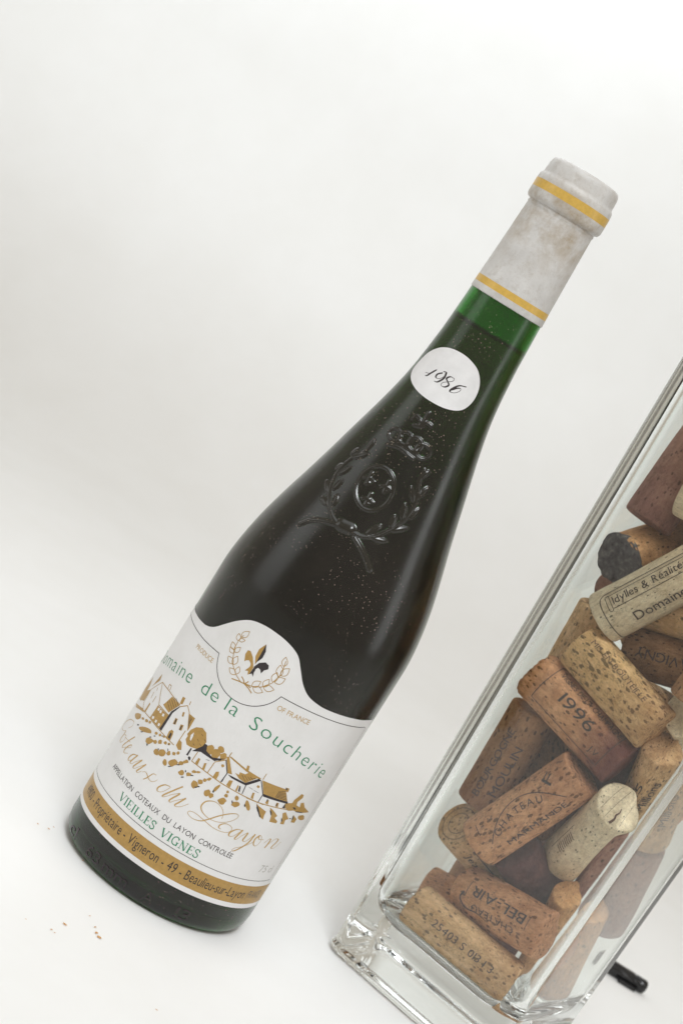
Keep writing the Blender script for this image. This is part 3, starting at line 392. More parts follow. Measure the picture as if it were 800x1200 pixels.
EMBLEM = [('g','l',[(-18.21,97.1),(-17.37,97.39),(-16.8,97.75),(-16.44,98.18),(-16.28,98.69),(-16.27,99.24),(-16.38,99.83),(-16.53,100.44),(-16.53,100.44),(-17.16,100.1),(-17.74,99.74),(-18.22,99.34),(-18.54,98.89),(-18.66,98.37),(-18.56,97.78),(-18.21,97.1)],
 0.16),('g','l',[(-18.49,95.31),(-18.19,95.88),(-18.1,96.34),(-18.18,96.72),(-18.41,97.03),(-18.76,97.27),(-19.21,97.47),(-19.7,97.64),(-19.7,97.64),(-19.84,97.15),(-19.94,96.68),(-19.96,96.26),(-19.84,95.89),(-19.57,95.61),(-19.13,95.41),(-18.49,95.31)],
 0.16),('g','l',[(-18.38,95.74),(-17.88,95.6),(-17.46,95.6),(-17.11,95.71),(-16.83,95.92),(-16.59,96.22),(-16.39,96.57),(-16.21,96.96),(-16.21,96.96),(-16.63,97.0),(-17.05,97.01),(-17.43,96.96),(-17.77,96.82),(-18.04,96.58),(-18.25,96.23),(-18.38,95.74)],
 0.16),('g','l',[(-18.18,91.84),(-18.05,92.49),(-18.1,92.97),(-18.31,93.33),(-18.65,93.58),(-19.11,93.72),(-19.65,93.8),(-20.24,93.84),(-20.24,93.84),(-20.23,93.32),(-20.18,92.83),(-20.06,92.4),(-19.81,92.07),(-19.43,91.86),(-18.9,91.77),(-18.18,91.84)],
 0.16),('g','l',[(-17.27,91.33),(-16.66,91.62),(-16.25,91.96),(-16.03,92.33),(-15.96,92.73),(-16.02,93.15),(-16.16,93.59),(-16.35,94.04),(-16.35,94.04),(-16.81,93.72),(-17.22,93.39),(-17.55,93.03),(-17.74,92.66),(-17.77,92.25),(-17.63,91.81),(-17.27,91.33)],
 0.16),('g','l',[(-17.59,90.67),(-17.66,91.22),(-17.85,91.6),(-18.13,91.84),(-18.5,91.95),(-18.94,91.96),(-19.43,91.89),(-19.95,91.79),(-19.95,91.79),(-19.79,91.38),(-19.6,90.99),(-19.36,90.68),(-19.06,90.47),(-18.67,90.39),(-18.18,90.45),(-17.59,90.67)],
 0.16),('g','l',[(-15.59,87.53),(-15.73,88.23),(-15.99,88.7),(-16.36,88.99),(-16.83,89.12),(-17.39,89.11),(-18.0,89.0),(-18.66,88.84),(-18.66,88.84),(-18.41,88.32),(-18.15,87.84),(-17.83,87.45),(-17.43,87.2),(-16.93,87.12),(-16.32,87.22),(-15.59,87.53)],
 0.16),('g','l',[(-15.42,87.42),(-14.8,87.99),(-14.47,88.52),(-14.35,89.02),(-14.44,89.51),(-14.69,89.97),(-15.06,90.42),(-15.49,90.87),(-15.49,90.87),(-15.9,90.33),(-16.25,89.79),(-16.49,89.27),(-16.56,88.77),(-16.42,88.29),(-16.06,87.84),(-15.42,87.42)],
 0.16),('g','l',[(-12.63,85.05),(-12.91,85.7),(-13.27,86.1),(-13.7,86.32),(-14.18,86.35),(-14.72,86.24),(-15.29,86.03),(-15.89,85.76),(-15.89,85.76),(-15.54,85.31),(-15.17,84.89),(-14.78,84.58),(-14.33,84.41),(-13.83,84.42),(-13.27,84.62),(-12.63,85.05)],
 0.16),('g','l',[(-12.5,85.37),(-12.06,85.88),(-11.84,86.35),(-11.8,86.78),(-11.93,87.17),(-12.19,87.53),(-12.55,87.87),(-12.94,88.2),(-12.94,88.2),(-13.22,87.72),(-13.45,87.25),(-13.59,86.8),(-13.59,86.38),(-13.42,86.0),(-13.07,85.66),(-12.5,85.37)],
 0.16),('g','l',[(-5.36,85.03),(-4.57,85.19),(-4.02,85.48),(-3.65,85.88),(-3.46,86.37),(-3.41,86.95),(-3.45,87.58),(-3.54,88.23),(-3.54,88.23),(-4.15,87.98),(-4.72,87.69),(-5.18,87.35),(-5.51,86.92),(-5.66,86.4),(-5.63,85.78),(-5.36,85.03)],
 0.16),('g','l',[(-4.84,84.92),(-4.24,84.32),(-3.66,84.01),(-3.1,83.93),(-2.56,84.07),(-2.03,84.39),(-1.52,84.83),(-1.01,85.32),(-1.01,85.32),(-1.59,85.71),(-2.17,86.04),(-2.74,86.25),(-3.29,86.27),(-3.83,86.08),(-4.35,85.65),(-4.84,84.92)],
 0.16),('g','l',[(-1.93,87.05),(-1.28,87.46),(-0.89,87.91),(-0.7,88.39),(-0.69,88.89),(-0.85,89.42),(-1.1,89.96),(-1.41,90.51),(-1.41,90.51),(-1.87,90.08),(-2.27,89.63),(-2.57,89.17),(-2.72,88.68),(-2.68,88.17),(-2.43,87.63),(-1.93,87.05)],
 0.16),('g','l',[(-1.68,86.99),(-0.97,86.56),(-0.35,86.39),(0.2,86.44),(0.68,86.69),(1.1,87.11),(1.49,87.64),(1.86,88.22),(1.86,88.22),(1.22,88.46),(0.6,88.64),(0.01,88.71),(-0.52,88.61),(-0.98,88.31),(-1.37,87.78),(-1.68,86.99)],
 0.16),('g','l',[(0.02,90.32),(0.59,90.92),(0.88,91.5),(0.95,92.05),(0.81,92.58),(0.51,93.09),(0.09,93.58),(-0.38,94.07),(-0.38,94.07),(-0.74,93.49),(-1.04,92.91),(-1.23,92.34),(-1.25,91.8),(-1.07,91.28),(-0.66,90.78),(0.02,90.32)],
 0.16),('g','l',[(0.75,90.55),(1.62,90.57),(2.26,90.77),(2.72,91.12),(3.01,91.62),(3.16,92.23),(3.21,92.92),(3.22,93.65),(3.22,93.65),(2.52,93.5),(1.86,93.31),(1.31,93.04),(0.89,92.65),(0.64,92.12),(0.58,91.43),(0.75,90.55)],
 0.16),('g','l',[(0.93,93.12),(1.33,93.96),(1.45,94.67),(1.34,95.28),(1.02,95.79),(0.53,96.23),(-0.08,96.61),(-0.74,96.96),(-0.74,96.96),(-0.93,96.22),(-1.06,95.5),(-1.07,94.84),(-0.91,94.25),(-0.54,93.77),(0.06,93.38),(0.93,93.12)],
 0.16),('g','l',[(1.21,93.74),(2.04,94.03),(2.59,94.43),(2.92,94.92),(3.05,95.49),(3.0,96.12),(2.83,96.81),(2.61,97.51),(2.61,97.51),(2.0,97.14),(1.43,96.75),(0.98,96.31),(0.7,95.8),(0.63,95.21),(0.78,94.53),(1.21,93.74)],
 0.16),('g','l',[(0.49,97.08),(0.87,97.72),(1.02,98.29),(0.97,98.79),(0.75,99.23),(0.38,99.61),(-0.08,99.96),(-0.59,100.3),(-0.59,100.3),(-0.79,99.71),(-0.95,99.14),(-1.01,98.6),(-0.92,98.12),(-0.65,97.7),(-0.2,97.35),(0.49,97.08)],
 0.16),('g','l',[(-17.76,98.16),(-18.38,95.74),(-18.27,92.68),(-16.82,89.62),(-15.1,87.19),(-12.19,85.13),(-9.28,83.96)],
 0.18),('g','l',[(-7.78,84.53),(-5.36,85.03),(-2.37,86.68),(0.06,89.89),(0.99,93.38),(0.69,96.75),(0.15,99.08)],
 0.18),('g','l',[(-13.08,83.18),(-10.37,83.9),(-8.1,84.31)],
 0.34),('g','l',[(-10.29,85.88),(-9.0,85.23),(-8.1,84.31)],
 0.34),('g','l',[(-7.25,85.86),(-7.48,85.22),(-8.1,84.31)],
 0.34),('g','l',[(-4.14,82.92),(-5.92,83.76),(-8.1,84.31)],
 0.34),('g','l',[(-5.38,84.34),(-6.54,84.46),(-8.1,84.31)],
 0.34),('g','l',[(-11.83,83.49),(-9.75,84.05),(-8.1,84.31)],
 0.34),('g','p',[(-8.75,91.47),(-10.53,93.84),(-12.32,95.09),(-13.37,94.84),(-13.49,93.2),(-12.37,90.82),(-11.91,91.58),(-11.08,92.14),(-9.97,91.54),(-9.53,90.5),(-9.1,90.34)]),('g','p',[(-8.47,92.1),(-9.92,94.7),(-10.08,97.48),(-8.81,100.34)]),('g','p',[(-9.57,90.92),(-8.39,91.26),(-8.45,88.1),(-8.83,87.62),(-9.38,88.82),(-10.46,88.31),(-9.82,89.86)]),('k','p',[(-8.47,92.1),(-8.81,100.34),(-7.57,98.05),(-7.41,95.49),(-8.32,93.32)]),('k','p',[(-8.39,91.26),(-7.48,93.44),(-5.65,94.87),(-4.11,94.55),(-3.58,93.34),(-4.65,92.19),(-5.02,90.61),(-5.87,91.61),(-6.9,91.81),(-7.41,90.81)]),('k','p',[(-8.23,91.37),(-7.31,90.65),(-7.29,89.54),(-6.82,88.07),(-7.74,88.8),(-8.45,88.1)])]
FRAME = [(-48.48,88.01),(-43.97,87.37),(-30.85,87.3),(-20.47,86.92),(-19.19,84.45),(-16.44,81.8),(-12.77,79.8),(-9.02,79.21),(-5.54,79.53),(-2.03,81.08),(0.89,83.49),(2.6,86.27),(12.9,86.67),(23.0,86.82),(35.13,86.83)]
TOPEDGE = [(-40.91,90.83),(-32.88,91.59),(-28.68,94.07),(-24.78,99.44),(-22.72,100.47),(-18.99,103.67),(-14.26,105.02),(-8.32,105.54),(-2.18,105.18),(2.94,103.05),(6.53,98.37),(9.23,95.02),(13.78,91.56),(19.57,90.37),(28.21,90.62),(38.75,90.93)]
CURSIVE = [([(-44.92,42.13),(-42.77,44.27),(-43.81,45.52),(-48.35,44.26),(-52.75,41.21),(-52.21,39.08),(-48.79,39.25),(-45.54,40.64)],
 0.1,0.3),([(-45.54,40.64),(-45.59,38.96),(-45.99,36.96),(-44.59,36.12),(-42.82,37.56),(-42.77,39.65),(-44.76,39.38)],
 0.1,0.42),([(-36.88,42.72),(-39.2,39.57),(-41.01,36.75),(-40.5,35.91),(-39.03,36.95)],
 0.1,0.42),([(-43.39,39.06),(-37.71,39.92)],
 0.1,0.15),([(-39.03,36.95),(-35.82,38.66),(-35.85,39.76),(-37.36,38.45),(-38.3,36.36),(-37.57,35.4),(-35.24,36.57)],
 0.1,0.42),([(-30.04,38.87),(-32.25,37.94),(-33.36,35.96),(-32.71,35.0),(-31.12,36.54),(-30.04,38.87)],
 0.1,0.42),([(-29.85,39.1),(-30.92,36.77),(-31.44,35.16),(-30.41,35.07),(-29.34,36.54)],
 0.1,0.42),([(-29.34,36.54),(-26.76,39.13),(-28.13,36.59),(-28.86,34.83),(-27.91,34.71),(-26.43,36.47),(-24.24,38.99)],
 0.1,0.42),([(-24.24,38.99),(-25.53,36.33),(-26.36,34.75),(-25.56,34.54),(-24.37,36.02)],
 0.1,0.42),([(-23.88,35.95),(-22.88,36.75),(-21.61,36.53),(-20.42,35.85),(-18.89,35.52),(-17.47,36.43),(-16.79,37.62)],
 0.1,0.42),([(-18.11,38.59),(-19.46,38.24),(-20.22,37.0),(-20.96,35.47),(-21.92,34.19)],
 0.1,0.2),([(-11.34,38.5),(-13.37,37.83),(-14.99,35.68),(-14.66,34.4),(-13.1,35.0),(-11.7,37.0),(-11.05,38.46)],
 0.1,0.42),([(-7.36,41.29),(-9.64,37.95),(-11.78,34.68),(-11.81,33.91),(-10.88,34.56),(-9.28,36.59)],
 0.1,0.42),([(-9.28,36.59),(-6.92,38.58),(-8.3,35.87),(-8.96,34.3),(-8.35,33.92),(-7.2,35.37),(-4.27,38.38)],
 0.1,0.42),([(-4.27,38.38),(-5.63,35.7),(-6.43,34.15),(-5.74,33.87),(-4.15,34.95),(-2.47,37.23)],
 0.1,0.42),([(10.41,38.54),(9.63,40.8),(7.68,42.37),(4.88,42.81),(2.34,41.37),(1.71,39.08),(2.95,37.48),(5.78,36.52),(9.31,36.76),(12.42,38.23),(14.58,40.38),(15.14,42.13),(13.86,42.52),(11.28,41.09),(8.68,38.78),(5.96,35.74),(4.08,34.14),(1.33,33.5),(-0.93,34.12),(-0.83,35.2),(1.47,35.66),(5.25,35.02),(9.1,34.26),(12.5,34.28),(14.92,35.06),(15.71,36.44),(14.87,37.53),(12.75,37.69),(11.14,36.56),(11.03,35.31),(12.04,35.06)],
 0.12,0.34),([(19.45,37.78),(17.5,37.55),(15.77,35.57),(15.94,34.16),(17.32,34.48),(18.7,36.57),(19.53,37.93)],
 0.1,0.42),([(19.54,38.11),(18.91,35.76),(18.47,34.08),(19.25,33.98),(20.18,35.68)],
 0.1,0.42),([(20.18,35.68),(21.87,37.82),(21.9,36.33),(21.69,34.76),(22.35,34.22),(23.37,35.06),(25.04,38.31)],
 0.1,0.42),([(25.04,38.31),(24.38,34.49),(22.57,31.48),(20.95,29.68),(20.12,29.54),(20.58,30.74),(23.63,32.74),(26.37,35.41)],
 0.1,0.42),([(27.02,38.3),(26.12,36.54),(26.61,34.58),(27.99,34.05),(28.93,36.1),(28.23,38.03),(27.02,38.3),(27.62,36.97),(29.86,37.23)],
 0.1,0.42),([(30.82,35.93),(32.16,38.01),(33.03,37.87),(32.95,36.04),(32.55,34.15)],
 0.1,0.42),([(33.16,35.77),(34.97,38.35),(36.82,38.58),(36.78,37.18),(35.79,35.24),(36.18,34.5),(37.72,35.14),(39.37,37.69)],
 0.1,0.42)]
STICKER = [(-52.32,203.65),(-71.1,207.9),(-68.39,213.31),(-43.7,218.03),(-23.28,219.91),(-3.27,219.88),(15.88,217.34),(26.08,213.27),(25.86,208.17),(17.25,203.25),(0.73,201.26),(-18.29,200.66),(-35.21,201.27)]
DIGITS = [[(-43.65,207.95),(-35.67,208.77),(-32.07,210.9),(-36.04,208.92),(-38.48,207.43),(-40.95,207.02)],
 [(-23.1,211.13),(-27.71,209.78),(-27.03,208.48),(-21.68,209.0),(-18.5,210.87),(-19.34,212.0),(-23.23,211.65)],
 [(-19.34,212.0),(-17.98,209.88),(-21.9,207.55),(-26.0,207.14)],
 [(-7.13,211.63),(-12.28,211.45),(-15.01,210.21),(-11.45,209.47),(-8.47,208.64),(-11.41,207.36),(-16.17,207.21),(-16.13,208.29),(-11.45,209.47),(-6.75,210.65),(-7.13,211.63)],
 [(10.66,211.33),(2.68,210.46),(-2.18,208.54),(-3.56,207.03),(1.95,207.42),(6.16,208.8),(5.89,209.79),(1.68,209.24),(-2.49,207.85)]]
CREST = {'ribbon': [([(-17.75,147.91),(-26.02,146.53),(-33.84,144.08),(-38.46,140.65)],
 0.8,0.6),([(-4.16,147.61),(3.13,145.51),(9.16,143.03),(13.69,140.78)],
 0.8,0.6),([(-15.71,148.64),(-12.96,148.82),(-9.7,149.18)],
 1.9,1.0)],
 'shield': [([(2.03,166.01),(2.14,164.49),(1.74,162.99),(0.86,161.58),(-0.43,160.31),(-2.09,159.24),(-4.06,158.39),(-6.27,157.79),(-8.64,157.48),(-11.13,157.46),(-13.65,157.73),(-16.14,158.28),(-18.5,159.09),(-20.69,160.13),(-22.59,161.36),(-24.12,162.75),(-25.22,164.23),(-25.79,165.76),(-25.76,167.27),(-25.15,168.71),(-23.97,170.01),(-22.19,171.13),(-19.96,172.02),(-17.37,172.64),(-14.55,172.97),(-11.62,173.0),(-8.73,172.71),(-5.98,172.14),(-3.51,171.3),(-1.41,170.21),(0.25,168.93),(1.4,167.51),(2.03,166.01)],
 0.55,0.5),([(-19.1,165.76),(-20.34,169.31)],
 0.5,0.45),([(-23.86,166.13),(-20.47,166.98),(-17.96,165.95)],
 0.45,0.4),([(-15.0,167.0),(-18.37,167.28),(-18.22,165.87)],
 0.45,0.4),([(-18.69,165.07),(-17.62,165.73)],
 0.6,0.45),([(-4.56,166.53),(-5.21,170.08)],
 0.5,0.45),([(-8.97,166.96),(-5.66,167.77),(-3.44,166.69)],
 0.45,0.4),([(-0.44,167.7),(-3.64,168.03),(-3.68,166.62)],
 0.45,0.4),([(-4.26,165.84),(-3.13,166.47)],
 0.6,0.45),([(-10.53,159.61),(-11.36,163.15)],
 0.5,0.45),([(-14.74,160.02),(-11.64,160.85),(-9.49,159.79)],
 0.45,0.4),([(-6.7,160.82),(-9.73,161.13),(-9.71,159.72)],
 0.45,0.4),([(-10.22,158.92),(-9.18,159.57)],
 0.6,0.45)],
 'crown': [([(-24.94,180.09),(-13.58,181.37),(1.36,180.78)],
 0.6,0.5),([(-25.35,181.65),(-13.86,182.66),(1.14,182.42)],
 0.5,0.4),([(-19.97,185.46),(-18.97,184.7),(-18.88,183.87),(-19.62,183.12),(-21.16,182.54),(-23.2,182.22),(-25.55,182.21),(-27.82,182.52),(-29.72,183.09),(-30.92,183.84),(-31.17,184.66),(-30.42,185.42),(-28.77,186.02),(-26.53,186.34),(-24.07,186.35),(-21.76,186.04),(-19.97,185.46)],
 0.5,0.5),([(-9.33,186.4),(-8.42,185.59),(-8.41,184.72),(-9.28,183.92),(-10.89,183.32),(-13.03,183.0),(-15.38,183.0),(-17.61,183.34),(-19.39,183.96),(-20.44,184.77),(-20.58,185.64),(-19.78,186.44),(-18.06,187.06),(-15.8,187.39),(-13.35,187.37),(-11.07,187.03),(-9.33,186.4)],
 0.5,0.5),([(1.37,186.55),(2.22,185.69),(2.12,184.77),(1.1,183.93),(-0.67,183.3),(-2.91,182.97),(-5.31,183.0),(-7.54,183.37),(-9.27,184.04),(-10.26,184.89),(-10.29,185.81),(-9.33,186.66),(-7.54,187.3),(-5.18,187.63),(-2.65,187.61),(-0.34,187.23),(1.37,186.55)],
 0.5,0.5),([(11.18,185.9),(11.97,184.99),(11.76,184.01),(10.56,183.14),(8.63,182.48),(6.22,182.15),(3.71,182.2),(1.44,182.6),(-0.29,183.31),(-1.19,184.22),(-1.12,185.2),(-0.05,186.08),(1.89,186.74),(4.38,187.08),(7.05,187.04),(9.44,186.63),(11.18,185.9)],
 0.5,0.5),([(-10.52,191.46),(-9.31,193.56),(-9.96,196.85)],
 0.6,0.5),([(-20.44,192.16),(-19.32,193.79),(-13.69,193.4),(-10.1,192.2)],
 0.55,0.45),([(-0.15,193.57),(-5.78,193.77),(-7.96,192.27)],
 0.55,0.45),([(-15.13,190.66),(-10.41,191.17),(-6.64,192.17)],
 0.6,0.45)],
 'laurelL': [([(-37.95,178.5),(-36.74,174.49),(-42.67,169.89),(-45.15,163.95),(-41.27,158.02),(-34.35,153.3),(-25.25,149.71),(-18.13,148.18)],
 0.6,0.55),([(-46.44,170.25),(-45.43,171.61),(-44.46,172.96)],
 0.85,0.6),([(-42.04,169.63),(-37.73,171.64),(-33.46,173.63)],
 0.85,0.6),([(-48.22,163.11),(-47.28,164.25),(-46.39,165.38)],
 0.85,0.6),([(-41.93,162.21),(-39.84,164.32),(-37.79,166.43)],
 0.85,0.6),([(-36.59,156.88),(-36.21,158.93),(-35.74,161.0)],
 0.85,0.6),([(-39.28,155.16),(-42.81,156.46),(-46.7,157.74)],
 0.85,0.6),([(-28.58,152.71),(-29.66,154.46),(-30.73,156.21)],
 0.85,0.6),([(-32.55,151.35),(-35.99,151.89),(-39.69,152.41)],
 0.85,0.6),([(-37.26,175.21),(-37.43,176.9),(-37.67,178.58)],
 0.85,0.6)],
 'laurelR': [([(15.05,179.43),(15.32,175.04),(20.47,169.61),(19.85,162.89),(14.95,157.25),(6.43,151.45),(-0.92,149.09),(-7.67,148.72)],
 0.6,0.55),([(14.51,176.34),(16.44,178.07),(18.48,179.81)],
 0.85,0.6),([(21.2,170.5),(22.71,172.64),(24.27,174.79)],
 0.85,0.6),([(18.42,168.4),(15.11,170.19),(11.71,171.97)],
 0.85,0.6),([(22.5,162.8),(23.9,164.93),(25.4,167.07)],
 0.85,0.6),([(16.64,161.36),(15.44,163.64),(14.21,165.9)],
 0.85,0.6),([(11.95,157.16),(11.81,158.97),(11.65,160.79)],
 0.85,0.6),([(1.22,150.94),(3.66,153.23),(6.22,155.51)],
 0.85,0.6),([(14.72,156.08),(19.09,157.78),(23.77,159.46)],
 0.85,0.6),([(5.97,150.57),(10.23,151.3),(14.6,152.02)],
 0.85,0.6)]}

# cork axes: end, end (mm), radius
TH = R(27.0); VC = Vector((0.12401, 0.05055, 0)); VW = 39.25
CORKS = [('idylles', (93.9, 35.1, 166.7), (116.6, 22.3, 211.7), 10.2),
 ('porous', (92.4, 36.4, 153.6), (130.9, 17.5, 143.6), 10.0),
 ('year', (84.4, 40.4, 134.6), (128.2, 22.6, 124.5), 9.8),
 ('chateau', (100.9, 34.0, 67.8), (117.5, 24.3, 114.0), 10.0),
 ('crack', (134.9, 13.2, 113.0), (134.5, 48.3, 77.4), 10.2),
 ('leftdark', (92.8, 48.1, 121.0), (94.9, 49.8, 77.1), 9.8),
 ('ring', (91.5, 44.6, 67.5), (125.8, 70.3, 50.7), 9.8),
 ('bottom', (93.6, 38.5, 31.8), (140.3, 14.7, 31.8), 9.8),
 ('belair', (108.8, 47.2, 46.1), (140.2, 14.0, 56.1), 10.0),
 ('orangeend', (143.2, 31.8, 69.9), (151.1, 49.3, 30.3), 9.6),
 ('redtop', (92.2, 53.7, 253.1), (89.6, 46.0, 205.8), 10.0),
 ('creamend', (93.8, 33.7, 224.3), (137.3, 19.0, 227.4), 10.4),
 ('mouldy', (87.5, 41.5, 188.2), (110.6, 76.3, 207.5), 9.8),
 ('redend', (95.7, 56.6, 174.3), (114.1, 93.9, 194.1), 9.8),
 ('tanleft', (94.0, 53.3, 167.5), (97.3, 57.6, 123.8), 9.6),
 ('savigny', (112.0, 53.9, 159.6), (151.4, 31.1, 175.1), 9.8),
 ('paleend', (124.6, 34.7, 146.3), (143.1, 74.4, 141.3), 10.0),
 ('disc', (139.1, 20.4, 155.0), (159.1, 60.3, 143.8), 10.2),
 ('million', (149.5, 42.6, 103.1), (138.9, 20.0, 139.3), 9.8),
 ('purple', (126.8, 41.0, 131.6), (135.5, 58.5, 92.2), 9.8),
 ('dark1', (114.0, 39.3, 72.2), (146.0, 62.0, 52.4), 9.8),
 ('grey', (100.3, 66.8, 112.4), (125.3, 57.0, 77.6), 9.8),
 ('undertan', (114.0, 73.1, 159.5), (133.6, 57.1, 195.5), 9.8),
 ('dark2', (150.5, 44.9, 99.7), (158.4, 62.4, 60.1), 9.8),
 ('redbehind', (96.9, 68.0, 31.7), (138.1, 53.3, 37.0), 9.8),
 ('b1', (113.4, 83.2, 22.4), (112.9, 84.7, 66.3), 9.8),
 ('b2', (125.2, 71.8, 106.4), (113.2, 58.6, 146.5), 9.8),
 ('b3', (134.0, 73.7, 58.3), (132.8, 75.6, 104.2), 9.8),
 ('b4', (148.9, 67.0, 92.6), (158.6, 63.3, 135.4), 9.8),
 ('b5', (112.6, 85.8, 101.0), (112.0, 87.4, 148.6), 9.8),
 ('b6', (111.5, 89.2, 203.3), (109.7, 88.2, 247.3), 9.8),
 ('c1', (99.1, 65.5, 215.2), (102.2, 73.9, 258.2), 9.8),
 ('c2', (119.1, 51.4, 194.7), (109.4, 48.5, 237.5), 9.8),
 ('c3', (140.2, 12.1, 247.6), (131.7, 54.7, 240.4), 9.8),
 ('c4', (106.0, 52.0, 178.5), (141.0, 29.1, 192.0), 9.8),
 ('c5', (136.1, 13.4, 159.3), (137.2, 13.1, 203.3), 9.8),
 ('c6', (88.3, 35.5, 242.1), (125.9, 16.0, 254.1), 9.8),
 ('c7', (161.9, 64.1, 158.1), (151.4, 41.6, 194.4), 9.8),
 ('c8', (82.9, 35.8, 253.6), (93.9, 59.3, 289.1), 9.8),
 ('c9', (129.0, 80.4, 188.9), (122.2, 69.2, 230.9), 9.8)]
STICK = (0.2181, 0.2187)
CRUMBS = [(-0.0057, -0.0783, 0.55, 1.6, 1.2), (-0.0043, -0.0804, 0.8, 1.1, 0.3), (-0.0072, -0.0747, 0.35, 2.2, 1.2), (-0.0108, -0.0688, 0.2, 2.5, 1.0), (-0.0159, -0.0864, 0.5, 1.8, -0.2), (-0.0186, -0.0961, 0.3, 1.7, 0.4), (-0.0171, -0.097, 0.22, 2, 0.4), (-0.0453, -0.0205, 0.35, 1.6, 0), (-0.041, -0.019, 0.4, 1.4, 0.2), (-0.04, -0.0147, 0.22, 2, 0), (-0.024, -0.0278, 0.3, 1.3, 0.8), (0.0238, -0.106, 0.25, 2.2, 0), (-0.0273, -0.1001, 0.18, 2.5, 0.7)]

# ------------------------------------------------------------------ the bottle
BASE = -5.2   # the bottle stands on this height; z = 0 is the foot of the straight wall
PROF = [(-5.2,33.5),(-4.95,34.8),(-4.4,36.0),(-3.2,37.3),(-1.2,38.3),(1.8,38.7),(112,38.7),(116,38.45),(120,38.0),(125,37.3),(130,36.4),(135,35.35),(140,34.1),(147,32.2),(155.6,29.7),(166,26.9),(177,24.1),(184,22.25),(190,20.7),(197,19.05),(203.7,17.7),(209,16.9),(214,16.3),(224.7,15.3),(242,14.4),(260,13.6),(278,12.9),(293.5,12.9)]
_pz = np.array([p[0] for p in PROF]); _pr = np.array([p[1] for p in PROF])
# smooth profile table
_tz = np.linspace(BASE, 293.5, 2988); _tr = np.interp(_tz, _pz, _pr)
_k = np.ones(61)/61; _sm = np.convolve(np.pad(_tr, 30, 'edge'), _k, 'valid'); _w = np.clip((_tz-105)/5, 0, 1); _tr = _tr*(1-_w)+_sm*_w
def rad(z): return float(np.interp(z, _tz, _tr))
def on_bottle(th, z, off):
    """angle in degrees from the front, height and offset in mm"""
    r = rad(z)+off; a = R(th)
    return (r*math.sin(a)*MM, -r*math.cos(a)*MM, z*MM)
RLAB = 38.9
def on_label(s, z, off):
    r = 38.82+off; a = s/RLAB
    return (r*math.sin(a)*MM, -r*math.cos(a)*MM, z*MM)
def lathe(name, prof, mat, parent, seg=144, cap_start=True, cap_end=True):
    v = []; f = []
    for (z, r) in prof:
        for i in range(seg):
            a = 2*math.pi*i/seg; v.append((r*math.sin(a)*MM, -r*math.cos(a)*MM, z*MM))
    n = len(prof)
    for j in range(n-1):
        for i in range(seg):
            i2 = (i+1) % seg; f.append((j*seg+i, j*seg+i2, (j+1)*seg+i2, (j+1)*seg+i))
    if cap_start: f.append(tuple(reversed(range(seg))))
    if cap_end: f.append(tuple((n-1)*seg+i for i in range(seg)))
    return mesh_obj(name, v, f, mat, parent)

bottle = empty('wine_bottle', (0, 0, -BASE*MM))
tag(bottle, 'dark green wine bottle with white and gold label, embossed crest and pale capsule', 'bottle')
FILL = 230.5
zs = sorted(set([p[0] for p in PROF]+list(np.linspace(106, 260, 78))))
outer = [(z, rad(z)) for z in zs]
punt = [(3.0, 1.0), (2.8, 8), (1.6, 16), (-0.6, 24), (-3.6, 29.5), (-4.9, 31.8)]
cav = [(z, rad(z)-2.6) for z in zs if z >= FILL+1.5][::-1]
glass = lathe('glass_body', punt+outer+[(294.2, 12.4), (294.2, 10.8)]+cav+[(FILL+1.0, rad(FILL)-2.6), (FILL+0.8, rad(FILL)-3.0), (FILL+0.25, rad(FILL)-3.8), (FILL+0.05, rad(FILL)-5.2), (FILL+0.05, 1.0)], M_GLASS, bottle)
wz = [z for z in zs if 14 <= z < FILL-2.5]
lathe('wine', [(7.0, 1.0), (6.8, 8), (5.5, 17), (3.2, 26), (0.8, 31.5), (1.4, 33.8), (5, 35.3)]
      + [(z, rad(z)-(2.6 if z > 200 else 3.0)) for z in wz]
      + [(FILL-2, rad(FILL-2)-2.6), (FILL+0.9, rad(FILL)-2.62), (FILL+0.7, rad(FILL)-3.02), (FILL+0.15, rad(FILL)-3.8), (FILL, rad(FILL)-5.2), (FILL, 1.0)], M_WINE, bottle)

# capsule
cz = [(242.4, 14.35), (242.4, 14.72), (242.8, 14.78)]
for z in (246, 250, 255, 260, 265, 270, 274, 277): cz.append((z, rad(z)+0.33))
cz += [(277.6, 13.2), (278.0, 13.45), (278.5, 13.5), (278.9, 13.25), (279.1, 13.3), (279.3, 13.7), (279.5, 14.2), (280.2, 14.75), (281.0, 14.95), (284, 14.92), (287.6, 14.85), (288.6, 14.7), (289.2, 14.35), (289.6, 14.0), (290.4, 13.9), (293.4, 13.75), (294.8, 13.45), (295.6, 12.9), (296.1, 11.8), (296.3, 10), (296.2, 5), (296.15, 0.5)]
caps = lathe('capsule', cz, M_CAPS, bottle, cap_start=False)
caps['label'] = 'off white stained foil capsule over the bottle mouth'
for (a, b, base) in ((244.9, 247.5, None), (283.4, 286.6, 14.93)):
    pr = [(a, rad(a)+0.36 if base is None else 14.95), (b, rad(b)+0.37 if base is None else 14.93)]
    lathe('gold_band', pr, M_CAPGOLD, caps, cap_start=False, cap_end=False)

